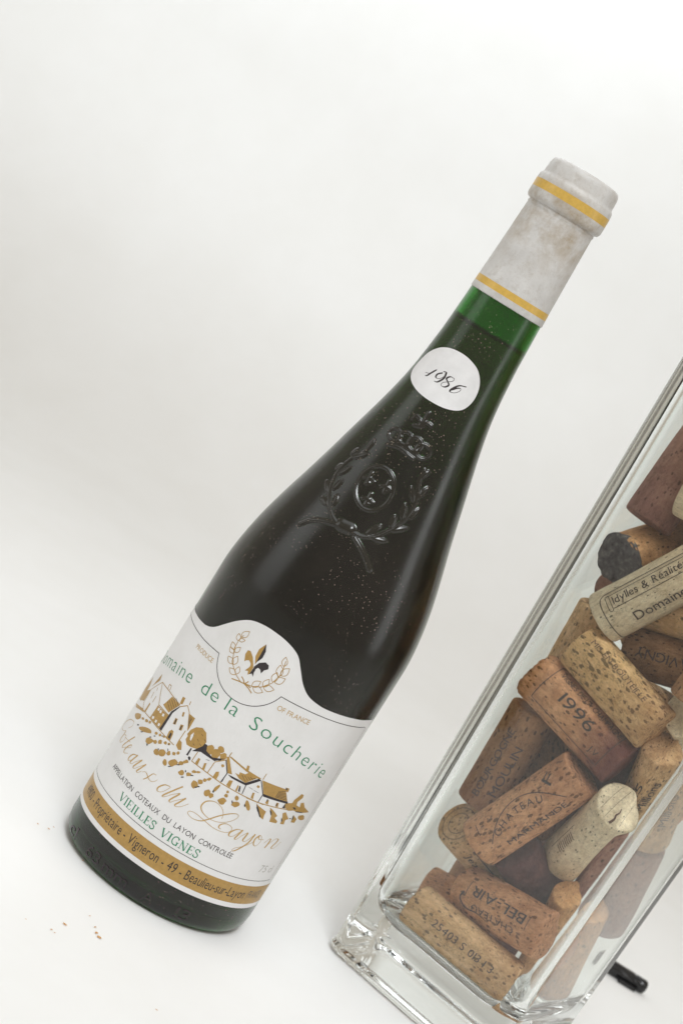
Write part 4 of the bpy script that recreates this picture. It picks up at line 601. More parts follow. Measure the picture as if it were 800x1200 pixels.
# main label ---------------------------------------------------------------
SL, SR, ZB, ZT = -70.0, 55.0, 8.3, 91.0
top = [(SL, 91.2), (-55, 91.0)] + [(-47, 90.9)] + catmull([(-41, 91.0), (-35.5, 91.5), (-31, 93.3), (-27, 97.0), (-23, 100.8), (-18.5, 103.9), (-13.5, 105.3), (-8.3, 105.6), (-2.6, 105.0), (2.6, 103.0), (6.2, 99.0), (9.6, 95.0), (13.8, 92.1), (19.6, 90.8), (26, 90.6), (38, 90.8)], 5) + [(46, 90.9), (53.6, 91.0), (SR, 89.6)]
out = top + [(SR, z) for z in np.arange(86, 10, -4)] + [(SR, 9.3), (53.7, ZB)] + [(s, ZB) for s in np.arange(52, SL+1, -2)] + [(SL, ZB)] + [(SL, z) for z in np.arange(12, 89, 4)]
out = out[::-1]
fl = Flat(); n_out = len(out)
r = fl.poly(out, 2.0)
# give the paper its thickness: a rim going down to the glass
rim = len(fl.v)
ring = [tuple(p) for p in out]
fl.v += [(p[0], p[1], 0.0) for p in ring] + [(p[0], p[1], -0.11) for p in ring]
for i in range(n_out):
    j = (i+1) % n_out; fl.f.append((rim+i, rim+n_out+i, rim+n_out+j, rim+j))
label = fl.build('label', on_label, 0.0, M_PAPER, bottle)
label['label'] = 'white paper label with green, gold and black printing'
P1, P2, P3, P4 = 0.018, 0.032, 0.046, 0.058

def band(name, z0, z1, s0, s1, off, mat):
    f = Flat(); n = 90; v = []
    for i in range(n+1):
        s = s0+(s1-s0)*i/n; v += [(s, z0), (s, z1)]
    f.add(v, [(2*i, 2*i+2, 2*i+3, 2*i+1) for i in range(n)]); return f.build(name, on_label, off, mat, label)
band('gold_band', 10.2, 18.0, SL+0.3, SR-0.3, P1, M_GOLD)
band('rule_line', 20.25, 20.5, SL+3, SR-5, P1, M_GREY)

f = Flat()
FRs = [p for p in FRAME if p[0] > -46]
left = [(-60, 88.2), (-52, 88.1)]
path = left + [FRs[0]] if False else None
# thin black frame: straight, round the medallion, straight, then down the side
lf = [(-62.0, 88.2), (-50, 88.2), (-40, 87.7), (-31.5, 87.3), (-22.6, 87.4)]
cx0, cz0, rr = -8.6, 92.0, 14.6
a0 = math.atan2(87.4-cz0, -22.6-cx0); a1 = math.atan2(87.3-cz0, 5.3-cx0)
circ = [(cx0+rr*math.cos(a), cz0+rr*0.97*math.sin(a)) for a in np.linspace(a0, a1+2*math.pi if a1 < a0 else a1, 40)]
def arc_pts():
    a_s = math.atan2(87.4-cz0, -22.6-cx0); a_e = math.atan2(87.4-cz0, 5.4-cx0)
    if a_s > 0: a_s -= 2*math.pi
    return [(cx0+rr*math.cos(a), cz0+rr*math.sin(a)) for a in np.linspace(a_s, a_e, 40)]
f.stroke(lf[:-1]+[arc_pts()[0]], 0.27); f.stroke(arc_pts(), 0.27)
f.stroke([arc_pts()[-1]]+[(s, 87.4+0.012*(s-6)) for s in range(8, 50, 2)], 0.27)
f.stroke(catmull([(48, 87.9), (49.3, 87.6), (49.9, 86.4), (50, 84)], 5)+[(50, z) for z in range(82, 17, -3)], 0.18)
f.build('frame_line', on_label, P1, M_BLACK, label)

f = Flat()
arcf = (lambda s: 72.5-0.0029*(s+11)**2, lambda s: -0.0058*(s+11))
cap = 5.3
W1 = put_text(f, 'Soucherie', (1.0, 0), cap=cap, xs=1.12, track=0.10, weight=-0.012, arc=arcf)
put_text(f, 'la', (-9.6, 0), cap=cap, xs=1.1, track=0.08, weight=-0.012, arc=arcf)
put_text(f, 'de', (-21.0, 0), cap=cap, xs=1.1, track=0.08, weight=-0.012, arc=arcf)
put_text(f, 'Domaine', (-57.6, 0), cap=cap, xs=1.06, track=0.08, weight=-0.012, arc=arcf)
f.build('estate_name_lettering', on_label, P2, M_GREEN, label)
f = Flat(); put_text(f, 'PRODUCE', (-33.6, 83.0), (-23.0, 83.0), cap=1.75); f.build('origin_lettering', on_label, P2, M_GOLDFINE, label)
f = Flat()
put_text(f, 'OF FRANCE', (6.2, 82.6), (19.4, 82.9), cap=1.9)
f.build('origin_lettering', on_label, P2, M_GOLDFINE, label)
f = Flat(); put_text(f, 'APPELLATION  COTEAUX  DU  LAYON  CONTROLÉE', (-39.1, 28.1), (21.6, 26.5), cap=2.05)
f.build('appellation_lettering', on_label, P2, M_BLACK, label)
f = Flat(); put_text(f, '49100 - Propriétaire - Vigneron - 49 - Beaulieu-sur-Layon', (-48.0, 12.7), (37.5, 12.5), cap=3.9)
f.build('producer_lettering', on_label, P3, M_BLACK, label)
f = Flat(); put_text(f, '(FRANCE)', (39.0, 12.8), (48.5, 12.8), cap=3.2)
f.build('country_lettering', on_label, P3, M_GREY, label)
f = Flat(); put_text(f, '75 cl', (37.0, 24.3), (45.5, 24.2), cap=3.0)
f.build('volume_lettering', on_label, P2, M_FAINT, label)

# serif capitals
def serif(flat, s, p0, p1, cap):
    TK, TN = 0.17, 0.065
    G = {
     'V': (0.80, [([(0.06, 1), (0.40, 0)], TK), ([(0.40, 0), (0.72, 1)], TN), ([(-0.05, 0.975), (0.22, 0.975)], 0.05), ([(0.58, 0.975), (0.85, 0.975)], 0.05)]),
     'I': (0.36, [([(0.18, 0), (0.18, 1)], TK), ([(0.02, 0.975), (0.34, 0.975)], 0.05), ([(0.02, 0.025), (0.34, 0.025)], 0.05)]),
     'E': (0.68, [([(0.16, 0), (0.16, 1)], TK), ([(0.02, 0.97), (0.60, 0.97)], 0.06), ([(0.16, 0.52), (0.46, 0.52)], 0.06), ([(0.02, 0.03), (0.62, 0.03)], 0.06), ([(0.59, 1), (0.60, 0.76)], 0.06), ([(0.60, 0), (0.63, 0.27)], 0.06), ([(0.45, 0.40), (0.45, 0.64)], 0.05)]),
     'L': (0.64, [([(0.16, 0), (0.16, 1)], TK), ([(0.02, 0.975), (0.32, 0.975)], 0.05), ([(0.02, 0.03), (0.60, 0.03)], 0.06), ([(0.58, 0), (0.61, 0.30)], 0.06)]),
     'N': (0.86, [([(0.16, 0), (0.16, 1)], TN), ([(0.12, 1), (0.70, 0)], TK), ([(0.72, 0), (0.72, 1)], TN), ([(0.02, 0.025), (0.30, 0.025)], 0.05), ([(0.58, 0.975), (0.86, 0.975)], 0.05), ([(0.0, 0.975), (0.2, 0.975)], 0.05)]),
     'S': (0.62, [(catmull([(0.52, 0.78), (0.42, 0.95), (0.26, 0.98), (0.10, 0.86), (0.12, 0.66), (0.30, 0.53), (0.48, 0.38), (0.50, 0.16), (0.34, 0.02), (0.16, 0.04), (0.06, 0.22)], 4), 0.12), ([(0.53, 0.72), (0.54, 1)], 0.05), ([(0.05, 0), (0.05, 0.3)], 0.05)]),
     'G': (0.84, [(catmull([(0.70, 0.76), (0.58, 0.94), (0.40, 0.98), (0.18, 0.84), (0.09, 0.5), (0.18, 0.16), (0.40, 0.02), (0.60, 0.06), (0.70, 0.2)], 4), 0.12), ([(0.68, 0), (0.68, 0.42)], TK), ([(0.50, 0.42), (0.84, 0.42)], 0.05), ([(0.71, 0.70), (0.71, 1)], 0.05)]),
     ' ': (0.62, [])}
    tot = sum(G[c][0]+0.06 for c in s); sx = (p1[0]-p0[0])/tot; x = 0
    for c in s:
        adv, st = G[c]
        for pts, w in st:
            q = [(p0[0]+(x+p[0])*sx, p0[1]+(p1[1]-p0[1])*x/tot+p[1]*cap) for p in pts]
            flat.stroke(q, w*cap*0.95)
        x += adv+0.06
f = Flat(); serif(f, 'VIEILLES VIGNES', (-26.8, 22.3), (10.6, 21.4), 3.2)
f.build('old_vines_lettering', on_label, P2, M_GREEN, label)

# script lettering
f = Flat()
for pts, thin, thick in CURSIVE:
    p = catmull(pts, 6)
    f.stroke(p, lambda T, t, a=thin+0.07, b=thick+0.20: a+(b-a)*max(0.0, -T[1])**1.1)
f.build('script_lettering', on_label, P2, M_GOLDFINE, label)

# village picture and emblem
def drawing(name, items):
    root = None
    for key, mat, off in (('g', M_GOLD, P2), ('k', M_BLACK, P3), ('w', M_PAPER, P4)):
        f = Flat()
        for it in items:
            if it[0] != key: continue
            if it[1] == 'p': f.poly(it[2], 0.9)
            else: f.stroke(it[2], it[3]*(1.45 if it[3] < 0.2 else 1.1))
        if f.v:
            nm = {'g': 'gold', 'k': 'black', 'w': 'white'}[key]+'_'+name
            f.build(nm, on_label, off, mat, label)
drawing('village_drawing', HOUSE)
drawing('emblem_drawing', EMBLEM)

# neck sticker --------------------------------------------------------------
stp = catmull([(-71, 207.4), (-67, 213.0), (-52, 217.4), (-36, 219.6), (-20, 220.4), (-4, 220.1), (13, 218.2), (24.5, 214.0), (27, 208.6), (20, 203.8), (5, 201.4), (-14, 200.6), (-33, 200.9), (-51, 202.3), (-64, 204.4)][::-1], 5, True)
f = Flat(); K = 0.28   # degrees to mm-like units for an even grid
f.poly([(p[0]*K, p[1]) for p in stp], 1.2)
n0 = len(f.v); n_s = len(stp)
f.v += [(p[0]*K, p[1], 0.0) for p in stp]+[(p[0]*K, p[1], -0.08) for p in stp]
for i in range(n_s):
    j = (i+1) % n_s; f.f.append((n0+i, n0+n_s+i, n0+n_s+j, n0+j))
stick = f.build('vintage_sticker', lambda a, z, o: on_bottle(a/K, z, o), 0.10, M_STICK, bottle)
stick['label'] = 'white oval paper sticker reading 1986 on the neck'
f = Flat()
for pts in DIGITS:
    p = catmull([(a*K, z) for a, z in pts], 6)
    f.stroke(p, lambda T, t: 0.17+0.50*max(0.0, -T[1])**1.1)
f.build('year_lettering', lambda a, z, o: on_bottle(a/K, z, o), 0.125, M_BLACK, stick)

# embossed crest ------------------------------------------------------------
crest = empty('embossed_crest', (0, 0, 0), bottle)
def relief(name, items, parent, step=0.26):
    segs = []
    allp = []
    for pts, w, h in items:
        q = [(R(a)*rad(z), z) for a, z in catmull(pts, 4)]
        # local scale: keep s as arc length at that height
        n_ = len(q)-1
        for i in range(n_):
            w_ = w*1.1*(0.3+0.7*math.sin(math.pi*(i+0.5)/n_)) if (len(pts) == 3 and 0.8 < w < 1.0) else w*0.95
            segs.append((q[i], q[i+1], w_, h*1.0))
        allp += q
    A = np.array(allp); lo = A.min(0)-2.5; hi = A.max(0)+2.5
    # grid in (angle*25, z)
    th0, th1 = min(p[0] for it in items for p in it[0])-8, max(p[0] for it in items for p in it[0])+8
    nz = int((hi[1]-lo[1])/step); nt = int((th1-th0)*R(1)*25/step)
    Zg = np.linspace(lo[1], hi[1], nz); Tg = np.linspace(th0, th1, nt)
    TT, ZZ = np.meshgrid(Tg, Zg); RR = np.interp(ZZ, _tz, _tr); SS = np.radians(TT)*RR
    H = np.zeros_like(SS)
    for (p, q, w, h) in segs:
        d = np.array(q)-np.array(p); L2 = max(d@d, 1e-9)
        t = np.clip(((SS-p[0])*d[0]+(ZZ-p[1])*d[1])/L2, 0, 1)
        D = np.hypot(SS-p[0]-t*d[0], ZZ-p[1]-t*d[1])/w
        H = np.maximum(H, h*np.clip(1-(D/1.25)**2, 0, 1)**1.0*np.where(D < 1.25, 1, 0))
    # soften once
    Hp = np.pad(H, 1); H = (Hp[1:-1, 1:-1]*4+Hp[:-2, 1:-1]+Hp[2:, 1:-1]+Hp[1:-1, :-2]+Hp[1:-1, 2:])/8
    idx = -np.ones(H.shape, int); verts = []; faces = []
    on = H > 0.012
    for j in range(nz-1):
        for i in range(nt-1):
            if on[j:j+2, i:i+2].any():
                fc = []
                for (b, a) in ((j, i), (j, i+1), (j+1, i+1), (j+1, i)):
                    if idx[b, a] < 0:
                        idx[b, a] = len(verts); verts.append(on_bottle(TT[b, a], ZZ[b, a], H[b, a]-0.02))
                    fc.append(int(idx[b, a]))
                faces.append(tuple(fc))
    return mesh_obj(name, verts, faces, M_RELIEF, parent)
relief('laurel_branch', CREST['laurelL'], crest); relief('laurel_branch', CREST['laurelR'], crest)
relief('ribbon', CREST['ribbon'], crest); relief('shield', CREST['shield'], crest); relief('crown', CREST['crown'], crest)
f = Flat()
def heel(s, z, o): return on_bottle(math.degrees(s/38.5), z, o)
for txt, s0, s1 in (('cl', -43, -36), ('63', -27, -19.5), ('mm', -17.5, -6), ('A', 0.5, 5), ('13', 14, 20)):
    put_text(f, txt, (s0, -1.9), (s1, -1.9), cap=4.6, depth=0.36)
f.build('embossed_lettering', heel, 0.02, M_RELIEF, bottle)

# ------------------------------------------------------------------ the vase
FLARE = math.tan(R(1.4)); VH = 300.0
vase = mesh_vase = None
def section(a, rc, nside=8, ncor=18):
    pts = []
    for q in range(4):
        ca = q*math.pi/2
        ex, ey = math.cos(ca), math.sin(ca); fx, fy = -ey, ex
        for i in range(nside):
            t = -1+2*i/nside; pts.append((ex*a+fx*t*(a-rc), ey*a+fy*t*(a-rc)))
        for i in range(ncor):
            b = ca+(i/ncor)*math.pi/2
            c = (ex+fx)*(a-rc), (ey+fy)*(a-rc)
            pts.append((c[0]+rc*math.cos(b), c[1]+rc*math.sin(b)))
    return pts
def build_vase():
    rows = []
    hw = lambda z: VW+FLARE*z
    def row(a, rc, z): rows.append([(x*MM, y*MM, z*MM) for x, y in section(a, rc)])
    # outer: underside (slightly hollow), heel bevel, wall
    row(4, 1.5, 1.6); row(20, 5, 1.5); row(32, 6, 0.8); row(35, 6.2, 0.05); row(36.5, 6.4, 0.0)
    for q in range(1, 7):
        b = q/6*math.pi/2; row(36.5+3.5*math.sin(b), 6.4+0.8*math.sin(b), 3.5-3.5*math.cos(b))
    for z in (4.2, 5.5, 8, 12, VH-12, VH-6, VH-3, VH-2): row(hw(z), 7.2+z*0.006, z)
    row(hw(VH)-1.0, 7.5, VH); row(hw(VH)-3.6, 6.5, VH); 
    wall = 5.0; fl0 = 21.5; rho = 9.0
    for z in (VH-2, VH-3, VH-6, VH-12, fl0+rho+12, fl0+rho+6, fl0+rho+2, fl0+rho): row(hw(z)-wall, 7.5, z)
    for q in range(1, 9):
        b = q/8*math.pi/2; a = hw(fl0)-wall-rho+rho*math.cos(b); row(a, 7.5+ (1.0*math.sin(b)), fl0+rho-rho*math.sin(b))
    row(16, 4, fl0-0.5); row(4, 1.5, fl0-0.6)
    n = len(rows[0]); v = [p for r_ in rows for p in r_]; f = []
    for j in range(len(rows)-1):
        for i in range(n):
            i2 = (i+1) % n; f.append((j*n+i, j*n+i2, (j+1)*n+i2, (j+1)*n+i))
    f.append(tuple(reversed(range(n)))); f.append(tuple((len(rows)-1)*n+i for i in range(n)))
    me_o = mesh_obj('glass_vase', v, f, M_VASE)
    me_o.location = VC; me_o.rotation_euler = (0, 0, -TH)
    tag(me_o, 'tall square clear glass vase with thick base, filled with used corks', 'vase')
build_vase()

# ------------------------------------------------------------------ the corks
TAN = ((0.60, 0.36, 0.17), (0.80, 0.54, 0.30)); PINK = ((0.60, 0.29, 0.14), (0.78, 0.43, 0.235))
PALE = ((0.72, 0.58, 0.39), (0.86, 0.73, 0.53)); BROWN = ((0.33, 0.165, 0.08), (0.48, 0.265, 0.135)); PURP = ((0.30, 0.145, 0.11), (0.44, 0.24, 0.18))
WINE = (0.10, 0.02, 0.035); RUST = (0.24, 0.07, 0.035)
CM = {
 'tan': cork_mat('tan_cork', *TAN, RUST, 0.2, 0.75), 'porous': cork_mat('porous_tan_cork', (0.66, 0.40, 0.17), (0.84, 0.56, 0.285), RUST, 0.35, 1.0),
 'pink': cork_mat('pinkish_cork', *PINK, WINE, 0.85, 0.6), 'pinkplain': cork_mat('pinkish_brown_cork', *PINK, RUST, 0.25, 0.85),
 'pale': cork_mat('pale_cream_cork', *PALE, TAN[1], 0.3, 0.4, 0.4), 'brown': cork_mat('brown_cork', *BROWN, RUST, 0.3, 0.8),
 'purple': cork_mat('purple_stained_cork', *PURP, WINE, 0.35, 0.6), 'wine': cork_mat('wine_soaked_cork', (0.10, 0.045, 0.05), (0.20, 0.09, 0.085), WINE, 0.7, 0.3),
 'orange': cork_mat('orange_cork', (0.60, 0.31, 0.13), (0.77, 0.45, 0.22), WINE, 0.3, 0.5)}
M_INK = ink('cork_ink', (0.085, 0.06, 0.055), 0.6, 0.8); M_INKFAINT = ink('faint_cork_ink', (0.17, 0.10, 0.06), 0.35, 0.8)
k = NT('grey_mould'); v_ = k.coord(); c_ = k.ramp(k.noise(v_, 420, 6, 0.7), [(0.3, (0.035, 0.03, 0.035)), (0.55, (0.13, 0.12, 0.13)), (0.75, (0.30, 0.27, 0.24))])
k.set(color=c_, rough=0.95, spec=0.1, normal=k.bump(k.noise(v_, 600, 5), 0.8, 0.001)); M_MOULD = k.m
M_CUT = ink('dark_crack', (0.10, 0.035, 0.02), 0.3, 0.9)

def cork_mesh(L, r, seed, crumble=0.0):
    rng = random.Random(seed); seg = 44
    xs = [-L/2, -L/2+0.15, -L/2+0.5, -L/2+1.2, -L/2+3, -L/2+6]+[(-L/2+6)+(L-12)*i/7 for i in range(1, 7)]+[L/2-6, L/2-3, L/2-1.2, L/2-0.5, L/2-0.15, L/2]
    dr = {0: 0.75, 1: 0.42, 2: 0.16, 3: 0.03}
    v = []; f = []; n = len(xs)
    ph = [rng.uniform(0, 6.28) for _ in range(6)]
    waist = rng.uniform(-0.25, 0.45)
    def wob(x, a): return 0.10*math.sin(2*a+ph[0]+x*0.05)+0.07*math.sin(3*a+ph[1]-x*0.09)+0.04*math.sin(7*a+ph[2]+x*0.3)
    for j, x in enumerate(xs):
        e = dr.get(min(j, n-1-j), 0.0)
        for i in range(seg):
            a = 2*math.pi*i/seg
            rr = r-e+wob(x, a)-waist*(1-(2*x/L)**2)*0.5
            xx = x
            if crumble and x < -L/2+7:
                k_ = (1-(x+L/2)/7)
                rr += k_*crumble*(0.5*math.sin(5*a+ph[3])+0.5*math.sin(11*a+ph[4])+rng.uniform(-0.6, 0.6))
                xx += k_*crumble*rng.uniform(-0.9, 0.9)
            v.append((xx*MM, rr*math.cos(a)*MM, rr*math.sin(a)*MM))
    for j in range(n-1):
        for i in range(seg):
            i2 = (i+1) % seg; f.append((j*seg+i, (j+1)*seg+i, (j+1)*seg+i2, j*seg+i2))
    for end, base in ((0, 0), (1, (n-1)*seg)):
        prev = list(range(base, base+seg)); x = xs[0] if end == 0 else xs[-1]
        for q, fr in enumerate((0.66, 0.33)):
            cur = []
            for i in range(seg):
                a = 2*math.pi*i/seg; rr = (r-0.75)*fr
                cur.append(len(v)); v.append(((x+rng.uniform(-0.06, 0.06)*(1+6*crumble*(end == 0)))*MM, rr*math.cos(a)*MM, rr*math.sin(a)*MM))
            for i in range(seg):
                i2 = (i+1) % seg
                f.append((prev[i], prev[i2], cur[i2], cur[i]) if end == 0 else (prev[i], cur[i], cur[i2], prev[i2]))
            prev = cur
        f.append(tuple(reversed(prev)) if end == 1 else tuple(prev)) if False else f.append(tuple(prev) if end == 1 else tuple(reversed(prev)))
    return v, f

CP = {c[0]: c for c in CORKS}
def cork(key, label, matkey, crumble=0.0, group=None, spin=0.0):
    nm, a, b, r = CP[key]
    a = Vector(a)*MM; b = Vector(b)*MM; c = (a+b)/2; X = (b-a).normalized(); L = (b-a).length/MM
    Zv = CAM-c; Zv = (Zv-X*Zv.dot(X)).normalized(); Y = Zv.cross(X)
    v, f = cork_mesh(L, r, hash_name(key), crumble)
    o = mesh_obj('cork', v, f, CM[matkey])
    m = Matrix((X, Y, Zv)).transposed().to_4x4(); m.translation = c; o.matrix_world = m
    tag(o, label, 'cork', group)
    bm = bmesh.new(); bm.from_mesh(o.data); bmesh.ops.recalc_face_normals(bm, faces=bm.faces); bm.to_mesh(o.data); bm.free()
    wst = L
    def wrap(x, y, off, rot=0.0):
        a_ = y/r+rot
        rr = r+0.27+off
        return (x*MM, rr*math.sin(a_)*MM, rr*math.cos(a_)*MM)
    return o, L, r, wrap
def hash_name(s): return sum((i+3)*ord(ch) for i, ch in enumerate(s))
def cork_print(o, wrap, flat, mat=None, name='print', rot=0.0, flip=False):
    if flip: flat.v = [(-p[0], -p[1]) for p in flat.v]
    flat.build(name, lambda x, y, off: wrap(x, y, off, rot), 0.0, mat or M_INK, o)
def box_line(f, x0, y0, x1, y1, rc, w):
    pts = []
    for cx_, cy_, a0_ in ((x1-rc, y1-rc, 0), (x0+rc, y1-rc, 90), (x0+rc, y0+rc, 180), (x1-rc, y0+rc, 270)):
        for q in range(6): a_ = R(a0_+q*18); pts.append((cx_+rc*math.cos(a_), cy_+rc*math.sin(a_)))
    pts.append(pts[0])
    dense = []
    for i in range(len(pts)-1):
        n_ = max(1, int(math.dist(pts[i], pts[i+1])/1.5))
        for q in range(n_): dense.append((pts[i][0]+(pts[i+1][0]-pts[i][0])*q/n_, pts[i][1]+(pts[i+1][1]-pts[i][1])*q/n_))
    dense.append(pts[-1]); f.stroke(dense, w, closed=True)

o, L, r, wp = cork('idylles', 'cream cork printed Idylles & Réalités in a frame, above the porous tan cork', 'pale')
f = Flat(); put_text(f, 'Idylles & Réalités', (-L/2+9.5, 2.6), (-L/2+41, 2.6), cap=3.0); put_text(f, 'Domaine', (-L/2+14, -7.0), (-L/2+36, -7.0), cap=3.9)
box_line(f, -L/2+4.5, -14, L/2-4, 7.8, 3.0, 0.34); f.stroke([(-L/2+9+i*1.0, 1.2) for i in range(34)], 0.26); f.stroke([(-L/2+7.6+i*1.0, 6.4) for i in range(35)], 0.24)
box_line(f, -L/2+7.0, 0.6, -L/2+8.6, 6.6, 0.5, 0.25); cork_print(o, wp, f)
o, L, r, wp = cork('porous', 'porous tan cork full of small pits, lying above the 1996 cork', 'porous')
f = Flat(); put_text(f, 'MIS EN BOUTEILLE', (-L/2+5, 3.2), (L/2-9, 3.2), cap=2.4); cork_print(o, wp, f, M_INKFAINT)
o, L, r, wp = cork('year', 'reddish cork printed 1996 with a crumbled corner end', 'pink', crumble=0.9)
f = Flat(); put_text(f, '1996', (-8.5, -0.8), (8.5, -0.8), cap=4.6); put_text(f, 'J.V', (12.4, -5.2), (16.6, -5.2), cap=2.5)
put_text(f, 'VIGNES DE LA CHAMPAGNE', (-15, 6.4), (18, 6.4), cap=2.7)
f.stroke([(-17+i*1.0, -7.6) for i in range(36)], 0.3); f.stroke([(18.6, -7.6+i*0.9) for i in range(22)], 0.3); f.stroke([(-17, -7.6+i*0.9) for i in range(22)], 0.3); cork_print(o, wp, f)
o, L, r, wp = cork('chateau', 'pinkish cork with an arched CHATEAU mark, under the 1996 cork', 'pinkplain')
f = Flat(); put_text(f, 'CHATEAU', (-13, 0), cap=2.7, xs=1.1, track=0.12, arc=(lambda s: 1.2-0.022*s*s, lambda s: -0.044*s))
f.stroke([(s, 6.2-0.032*s*s) for s in np.linspace(-17, 18, 40)], 0.34); put_text(f, 'MARMANDE', (-12, -7.6), (16, -7.6), cap=2.4); put_text(f, 'F', (15.2, 2.5), (18.6, 4.6), cap=4.6)
f.stroke([(-L/2+6, 2+i*0.8) for i in range(7)], 0.3); cork_print(o, wp, f)
o, L, r, wp = cork('crack', 'pale cork showing its round cut end split by a dark crack', 'pale')
f = Flat()
for i in range(9): f.stroke([(-2+i*1.5, -6.4+q*0.8) for q in range(5)], 0.5)
f.stroke([(-6+i, -7.6) for i in range(22)], 0.25); cork_print(o, wp, f, M_INKFAINT)
def end_map(L): return lambda x, y, off: ((-L/2-0.09-off)*MM, -x*MM, y*MM)
f = Flat(); f.stroke(catmull([(-1.0, 8.9), (-1.4, 6), (-0.8, 4.2), (-1.2, 2.2), (-0.6, 0.4)], 5), lambda T, t: 1.0-0.5*t); f.build('crack', end_map(L), 0.0, M_CUT, o)
f = Flat()
for x in (-5.5, 1.8, 5.0): f.stroke(catmull([(x, math.sqrt(81-x*x)-0.6), (x+0.2, 0), (x-0.1, -math.sqrt(81-x*x)+0.6)], 6), 0.16)
f.build('grain_line', end_map(L), 0.0, M_INKFAINT, o)
o, L, r, wp = cork('leftdark', 'brown printed cork standing against the vase wall beside the 1996 cork', 'brown')
f = Flat(); put_text(f, 'BOURGOGNE', (-17, 2.2), (13, 2.2), cap=3.0); put_text(f, 'MOULIN', (-14, -4), (8, -4), cap=3.4); cork_print(o, wp, f, flip=True)
o, L, r, wp = cork('ring', 'tan cork with a ringed cut end, left below the CHATEAU cork', 'tan')
f = Flat(); box_line(f, -L/2+7, -2.5, L/2-3, 5.0, 0.6, 0.35); put_text(f, 'JEAN PAUL', (-L/2+13, 0), (L/2-6, 0), cap=3.0); put_text(f, 'Jean', (-L/2+8, -7), (-L/2+20, -7), cap=2.8); cork_print(o, wp, f)
f = Flat()
for rr_ in (7.2, 4.6): f.stroke([(rr_*math.cos(t), rr_*math.sin(t)) for t in np.linspace(0, 2*math.pi, 33)], 0.3, closed=True)
f.build('end_ring', end_map(L), 0.0, M_INKFAINT, o)
o, L, r, wp = cork('bottom', 'tan cork numbered 25403, lying on the floor of the vase', 'tan')
f = Flat(); put_text(f, '25403 S 013 1 3', (-13, -1.5), (17, -1.5), cap=2.9); cork_print(o, wp, f)
o, L, r, wp = cork('belair', 'pinkish cork with upside-down BEL-AIR print, resting on the numbered cork', 'pinkplain')
f = Flat(); put_text(f, 'BEL-AIR', (-16, -3.0), (13, -3.0), cap=4.0); put_text(f, 'CHATEAU', (-13, 3.6), (10, 3.6), cap=2.7)
f.stroke([(-18, -4+i*0.8) for i in range(9)], 0.32); f.stroke([(15, -4+i*0.8) for i in range(9)], 0.32); f.stroke(catmull([(16, 1), (17, 4), (13, 6.6), (7, 6.2), (0, 7.4)], 6), lambda T, t: 0.9-0.7*t); cork_print(o, wp, f, flip=True)
o, L, r, wp = cork('orangeend', 'orange cork leaning upright at the end of the BEL-AIR cork', 'orange')
o, L, r, wp = cork('redtop', 'purple-brown cork standing between the cream cork and the vase wall', 'purple')
o, L, r, wp = cork('creamend', 'cream cork with a rounded blank end, beside the purple-brown cork', 'pale')
o, L, r, wp = cork('mouldy', 'orange cork with a grey mouldy end', 'orange', crumble=0.5)
rng = random.Random(5); v = []; fcs = []; seg = 40; rings = (9.9, 9.0, 7, 5, 3, 1)
for q, rr_ in enumerate(rings):
    for i in range(seg):
        a_ = 2*math.pi*i/seg; j_ = rr_*(1+0.05*math.sin(3*a_+1)+rng.uniform(-0.04, 0.04)); x_ = -L/2-(0.0 if q == 0 else 0.7+rng.uniform(-0.35, 0.5))
        v.append((x_*MM, j_*math.cos(a_)*MM, j_*math.sin(a_)*MM))
for q in range(len(rings)-1):
    for i in range(seg): i2 = (i+1) % seg; fcs.append((q*seg+i, q*seg+i2, (q+1)*seg+i2, (q+1)*seg+i))
fcs.append(tuple((len(rings)-1)*seg+i for i in range(seg)))
for i in range(seg):
    a_ = 2*math.pi*i/seg; v.append(((-L/2+rng.uniform(0.8, 2.6))*MM, 10.12*math.cos(a_)*MM, 10.12*math.sin(a_)*MM))
b_ = len(rings)*seg
for i in range(seg): i2 = (i+1) % seg; fcs.append((b_+i, b_+i2, i2, i))
mc = mesh_obj('mould_crust', v, fcs, M_MOULD, o); mc['label'] = 'grey and black crusty mould on the cork end'
cork('redend', 'reddish brown cork tucked under the mouldy cork', 'purple')
cork('tanleft', 'tan cork behind the porous cork, leaning on the vase wall', 'tan')
o, L, r, wp = cork('savigny', 'brown cork printed SAVIGNY upside down behind the porous cork', 'brown')
f = Flat(); put_text(f, 'SAVIGNY', (-8, -2), (18, -2), cap=3.6); cork_print(o, wp, f, flip=True)
o, L, r, wp = cork('paleend', 'tan cork showing its end with a dark line, beyond the porous cork', 'tan')
f = Flat(); f.stroke(catmull([(-8, 3.0), (-2, 2.0), (3, 3.2), (8.5, 2.6)], 5), 0.45); f.build('crack', end_map(L), 0.0, M_CUT, o)
o, L, r, wp = cork('disc', 'pale cork with a dark mark on its round end, below the porous cork', 'pale')
f = Flat(); put_text(f, 'A', (-6.5, -1.5), (-1.5, -1.0), cap=6.0); f.build('end_mark', end_map(L), 0.0, M_INK, o)
o, L, r, wp = cork('million', 'tan cork printed 15 Millions behind the pale cracked cork', 'tan')
f = Flat(); put_text(f, '15', (2, 1), (9, 1), cap=5.0); put_text(f, 'Millions', (-6, -6), (12, -6), cap=3.2); cork_print(o, wp, f)
cork('purple', 'dark wine-soaked cork in the gap between the 1996 and cracked corks', 'wine')
cork('dark1', 'dark purple cork behind the CHATEAU cork', 'wine')
cork('grey', 'brown cork in the shade behind the 1996 cork', 'brown')
cork('undertan', 'tan cork deep behind the cream Idylles cork', 'tan')
cork('dark2', 'dark brown cork behind the upright orange cork', 'purple')
cork('redbehind', 'red-ended cork on the vase floor behind the numbered cork', 'pink')
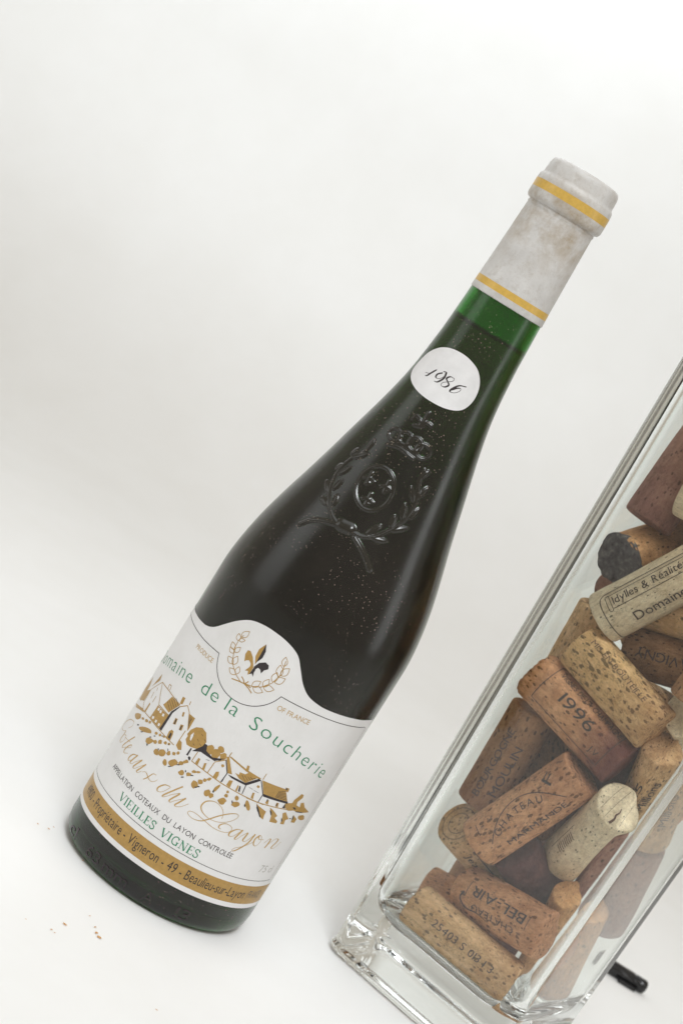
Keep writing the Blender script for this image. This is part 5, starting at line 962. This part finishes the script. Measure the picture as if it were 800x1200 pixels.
for i, key in enumerate(('b1', 'b2', 'b3', 'b4', 'b5', 'b6', 'c1', 'c2', 'c3', 'c4', 'c5', 'c6', 'c7', 'c8', 'c9')):
    mk, word = (('brown', 'dull brown'), ('tan', 'light tan'), ('purple', 'purplish brown'), ('pinkplain', 'orange-pink'), ('tan', 'light tan'))[i % 5]
    cork(key, 'plain unprinted '+word+' cork mostly hidden deep in the pile inside the vase', mk, group='plain '+word+' corks deep in the vase')

# ------------------------------------------------------------------ small things on the paper
def stick_thing():
    root = empty('black_stick', (*STICK, 0)); root.scale = (0.75, 1.12, 1.12)
    tag(root, 'short glossy black plastic stick lying behind the glass vase', 'stick')
    prof = [(-16, 1.0), (-15.6, 2.2), (-14.5, 2.9), (-12, 3.1), (6, 3.1), (6.3, 2.7), (7.0, 2.7), (7.3, 3.1), (14, 3.05), (15.6, 2.8), (16.4, 2.0), (16.6, 0.8)]
    seg = 28; v = []; f = []
    for x, r_ in prof:
        for i in range(seg):
            a = 2*math.pi*i/seg; v.append((x*MM, r_*math.cos(a)*MM, (3.1+r_*math.sin(a))*MM))
    for j in range(len(prof)-1):
        for i in range(seg): i2 = (i+1) % seg; f.append((j*seg+i, j*seg+i2, (j+1)*seg+i2, (j+1)*seg+i))
    f.append(tuple(range(seg))); f.append(tuple((len(prof)-1)*seg+i for i in range(seg)))
    o = mesh_obj('shaft', v, f, M_PLASTIC, root)
    bm = bmesh.new(); bmesh.ops.create_cube(bm, size=1.0)
    for w in bm.verts: w.co = Vector((w.co.x*13+3.5, w.co.y*2.2-3.9, w.co.z*1.8+1.0))*MM
    bmesh.ops.bevel(bm, geom=list(bm.edges), offset=0.4*MM, segments=2, affect='EDGES')
    me = bpy.data.meshes.new('clip'); bm.to_mesh(me); bm.free(); me.materials.append(M_PLASTIC); link(bpy.data.objects.new('clip', me), root)
stick_thing()
rng = random.Random(11)
def crumb(x, y, s, stretch, ang, label):
    n = 9; v = []; f = []
    rr_ = [rng.uniform(0.6, 1.2) for _ in range(n)]
    for lv, (z, m_) in enumerate(((0.0, 1.0), (0.10, 0.85), (0.16, 0.35))):
        for i in range(n):
            a = 2*math.pi*i/n; v.append((math.cos(a)*s*m_*rr_[i]*stretch*MM, math.sin(a)*s*m_*rr_[i]*MM, (0.02+z*min(1, s*1.4)+rng.uniform(0, 0.05))*MM))
    for lv in range(2):
        for i in range(n): i2 = (i+1) % n; f.append((lv*n+i, lv*n+i2, (lv+1)*n+i2, (lv+1)*n+i))
    f.append(tuple(2*n+i for i in range(n)))
    o = mesh_obj('crumb', v, f, M_RUST, None, smooth=False); o.location = (x, y, 0.0003); o.rotation_euler = (0, 0, ang)
    tag(o, label, 'crumb', 'rust orange crumbs on the white paper')
for (x, y, s, st, a) in CRUMBS:
    crumb(x, y, s, st, a, 'tiny rust orange crumb on the white paper near the bottle base')
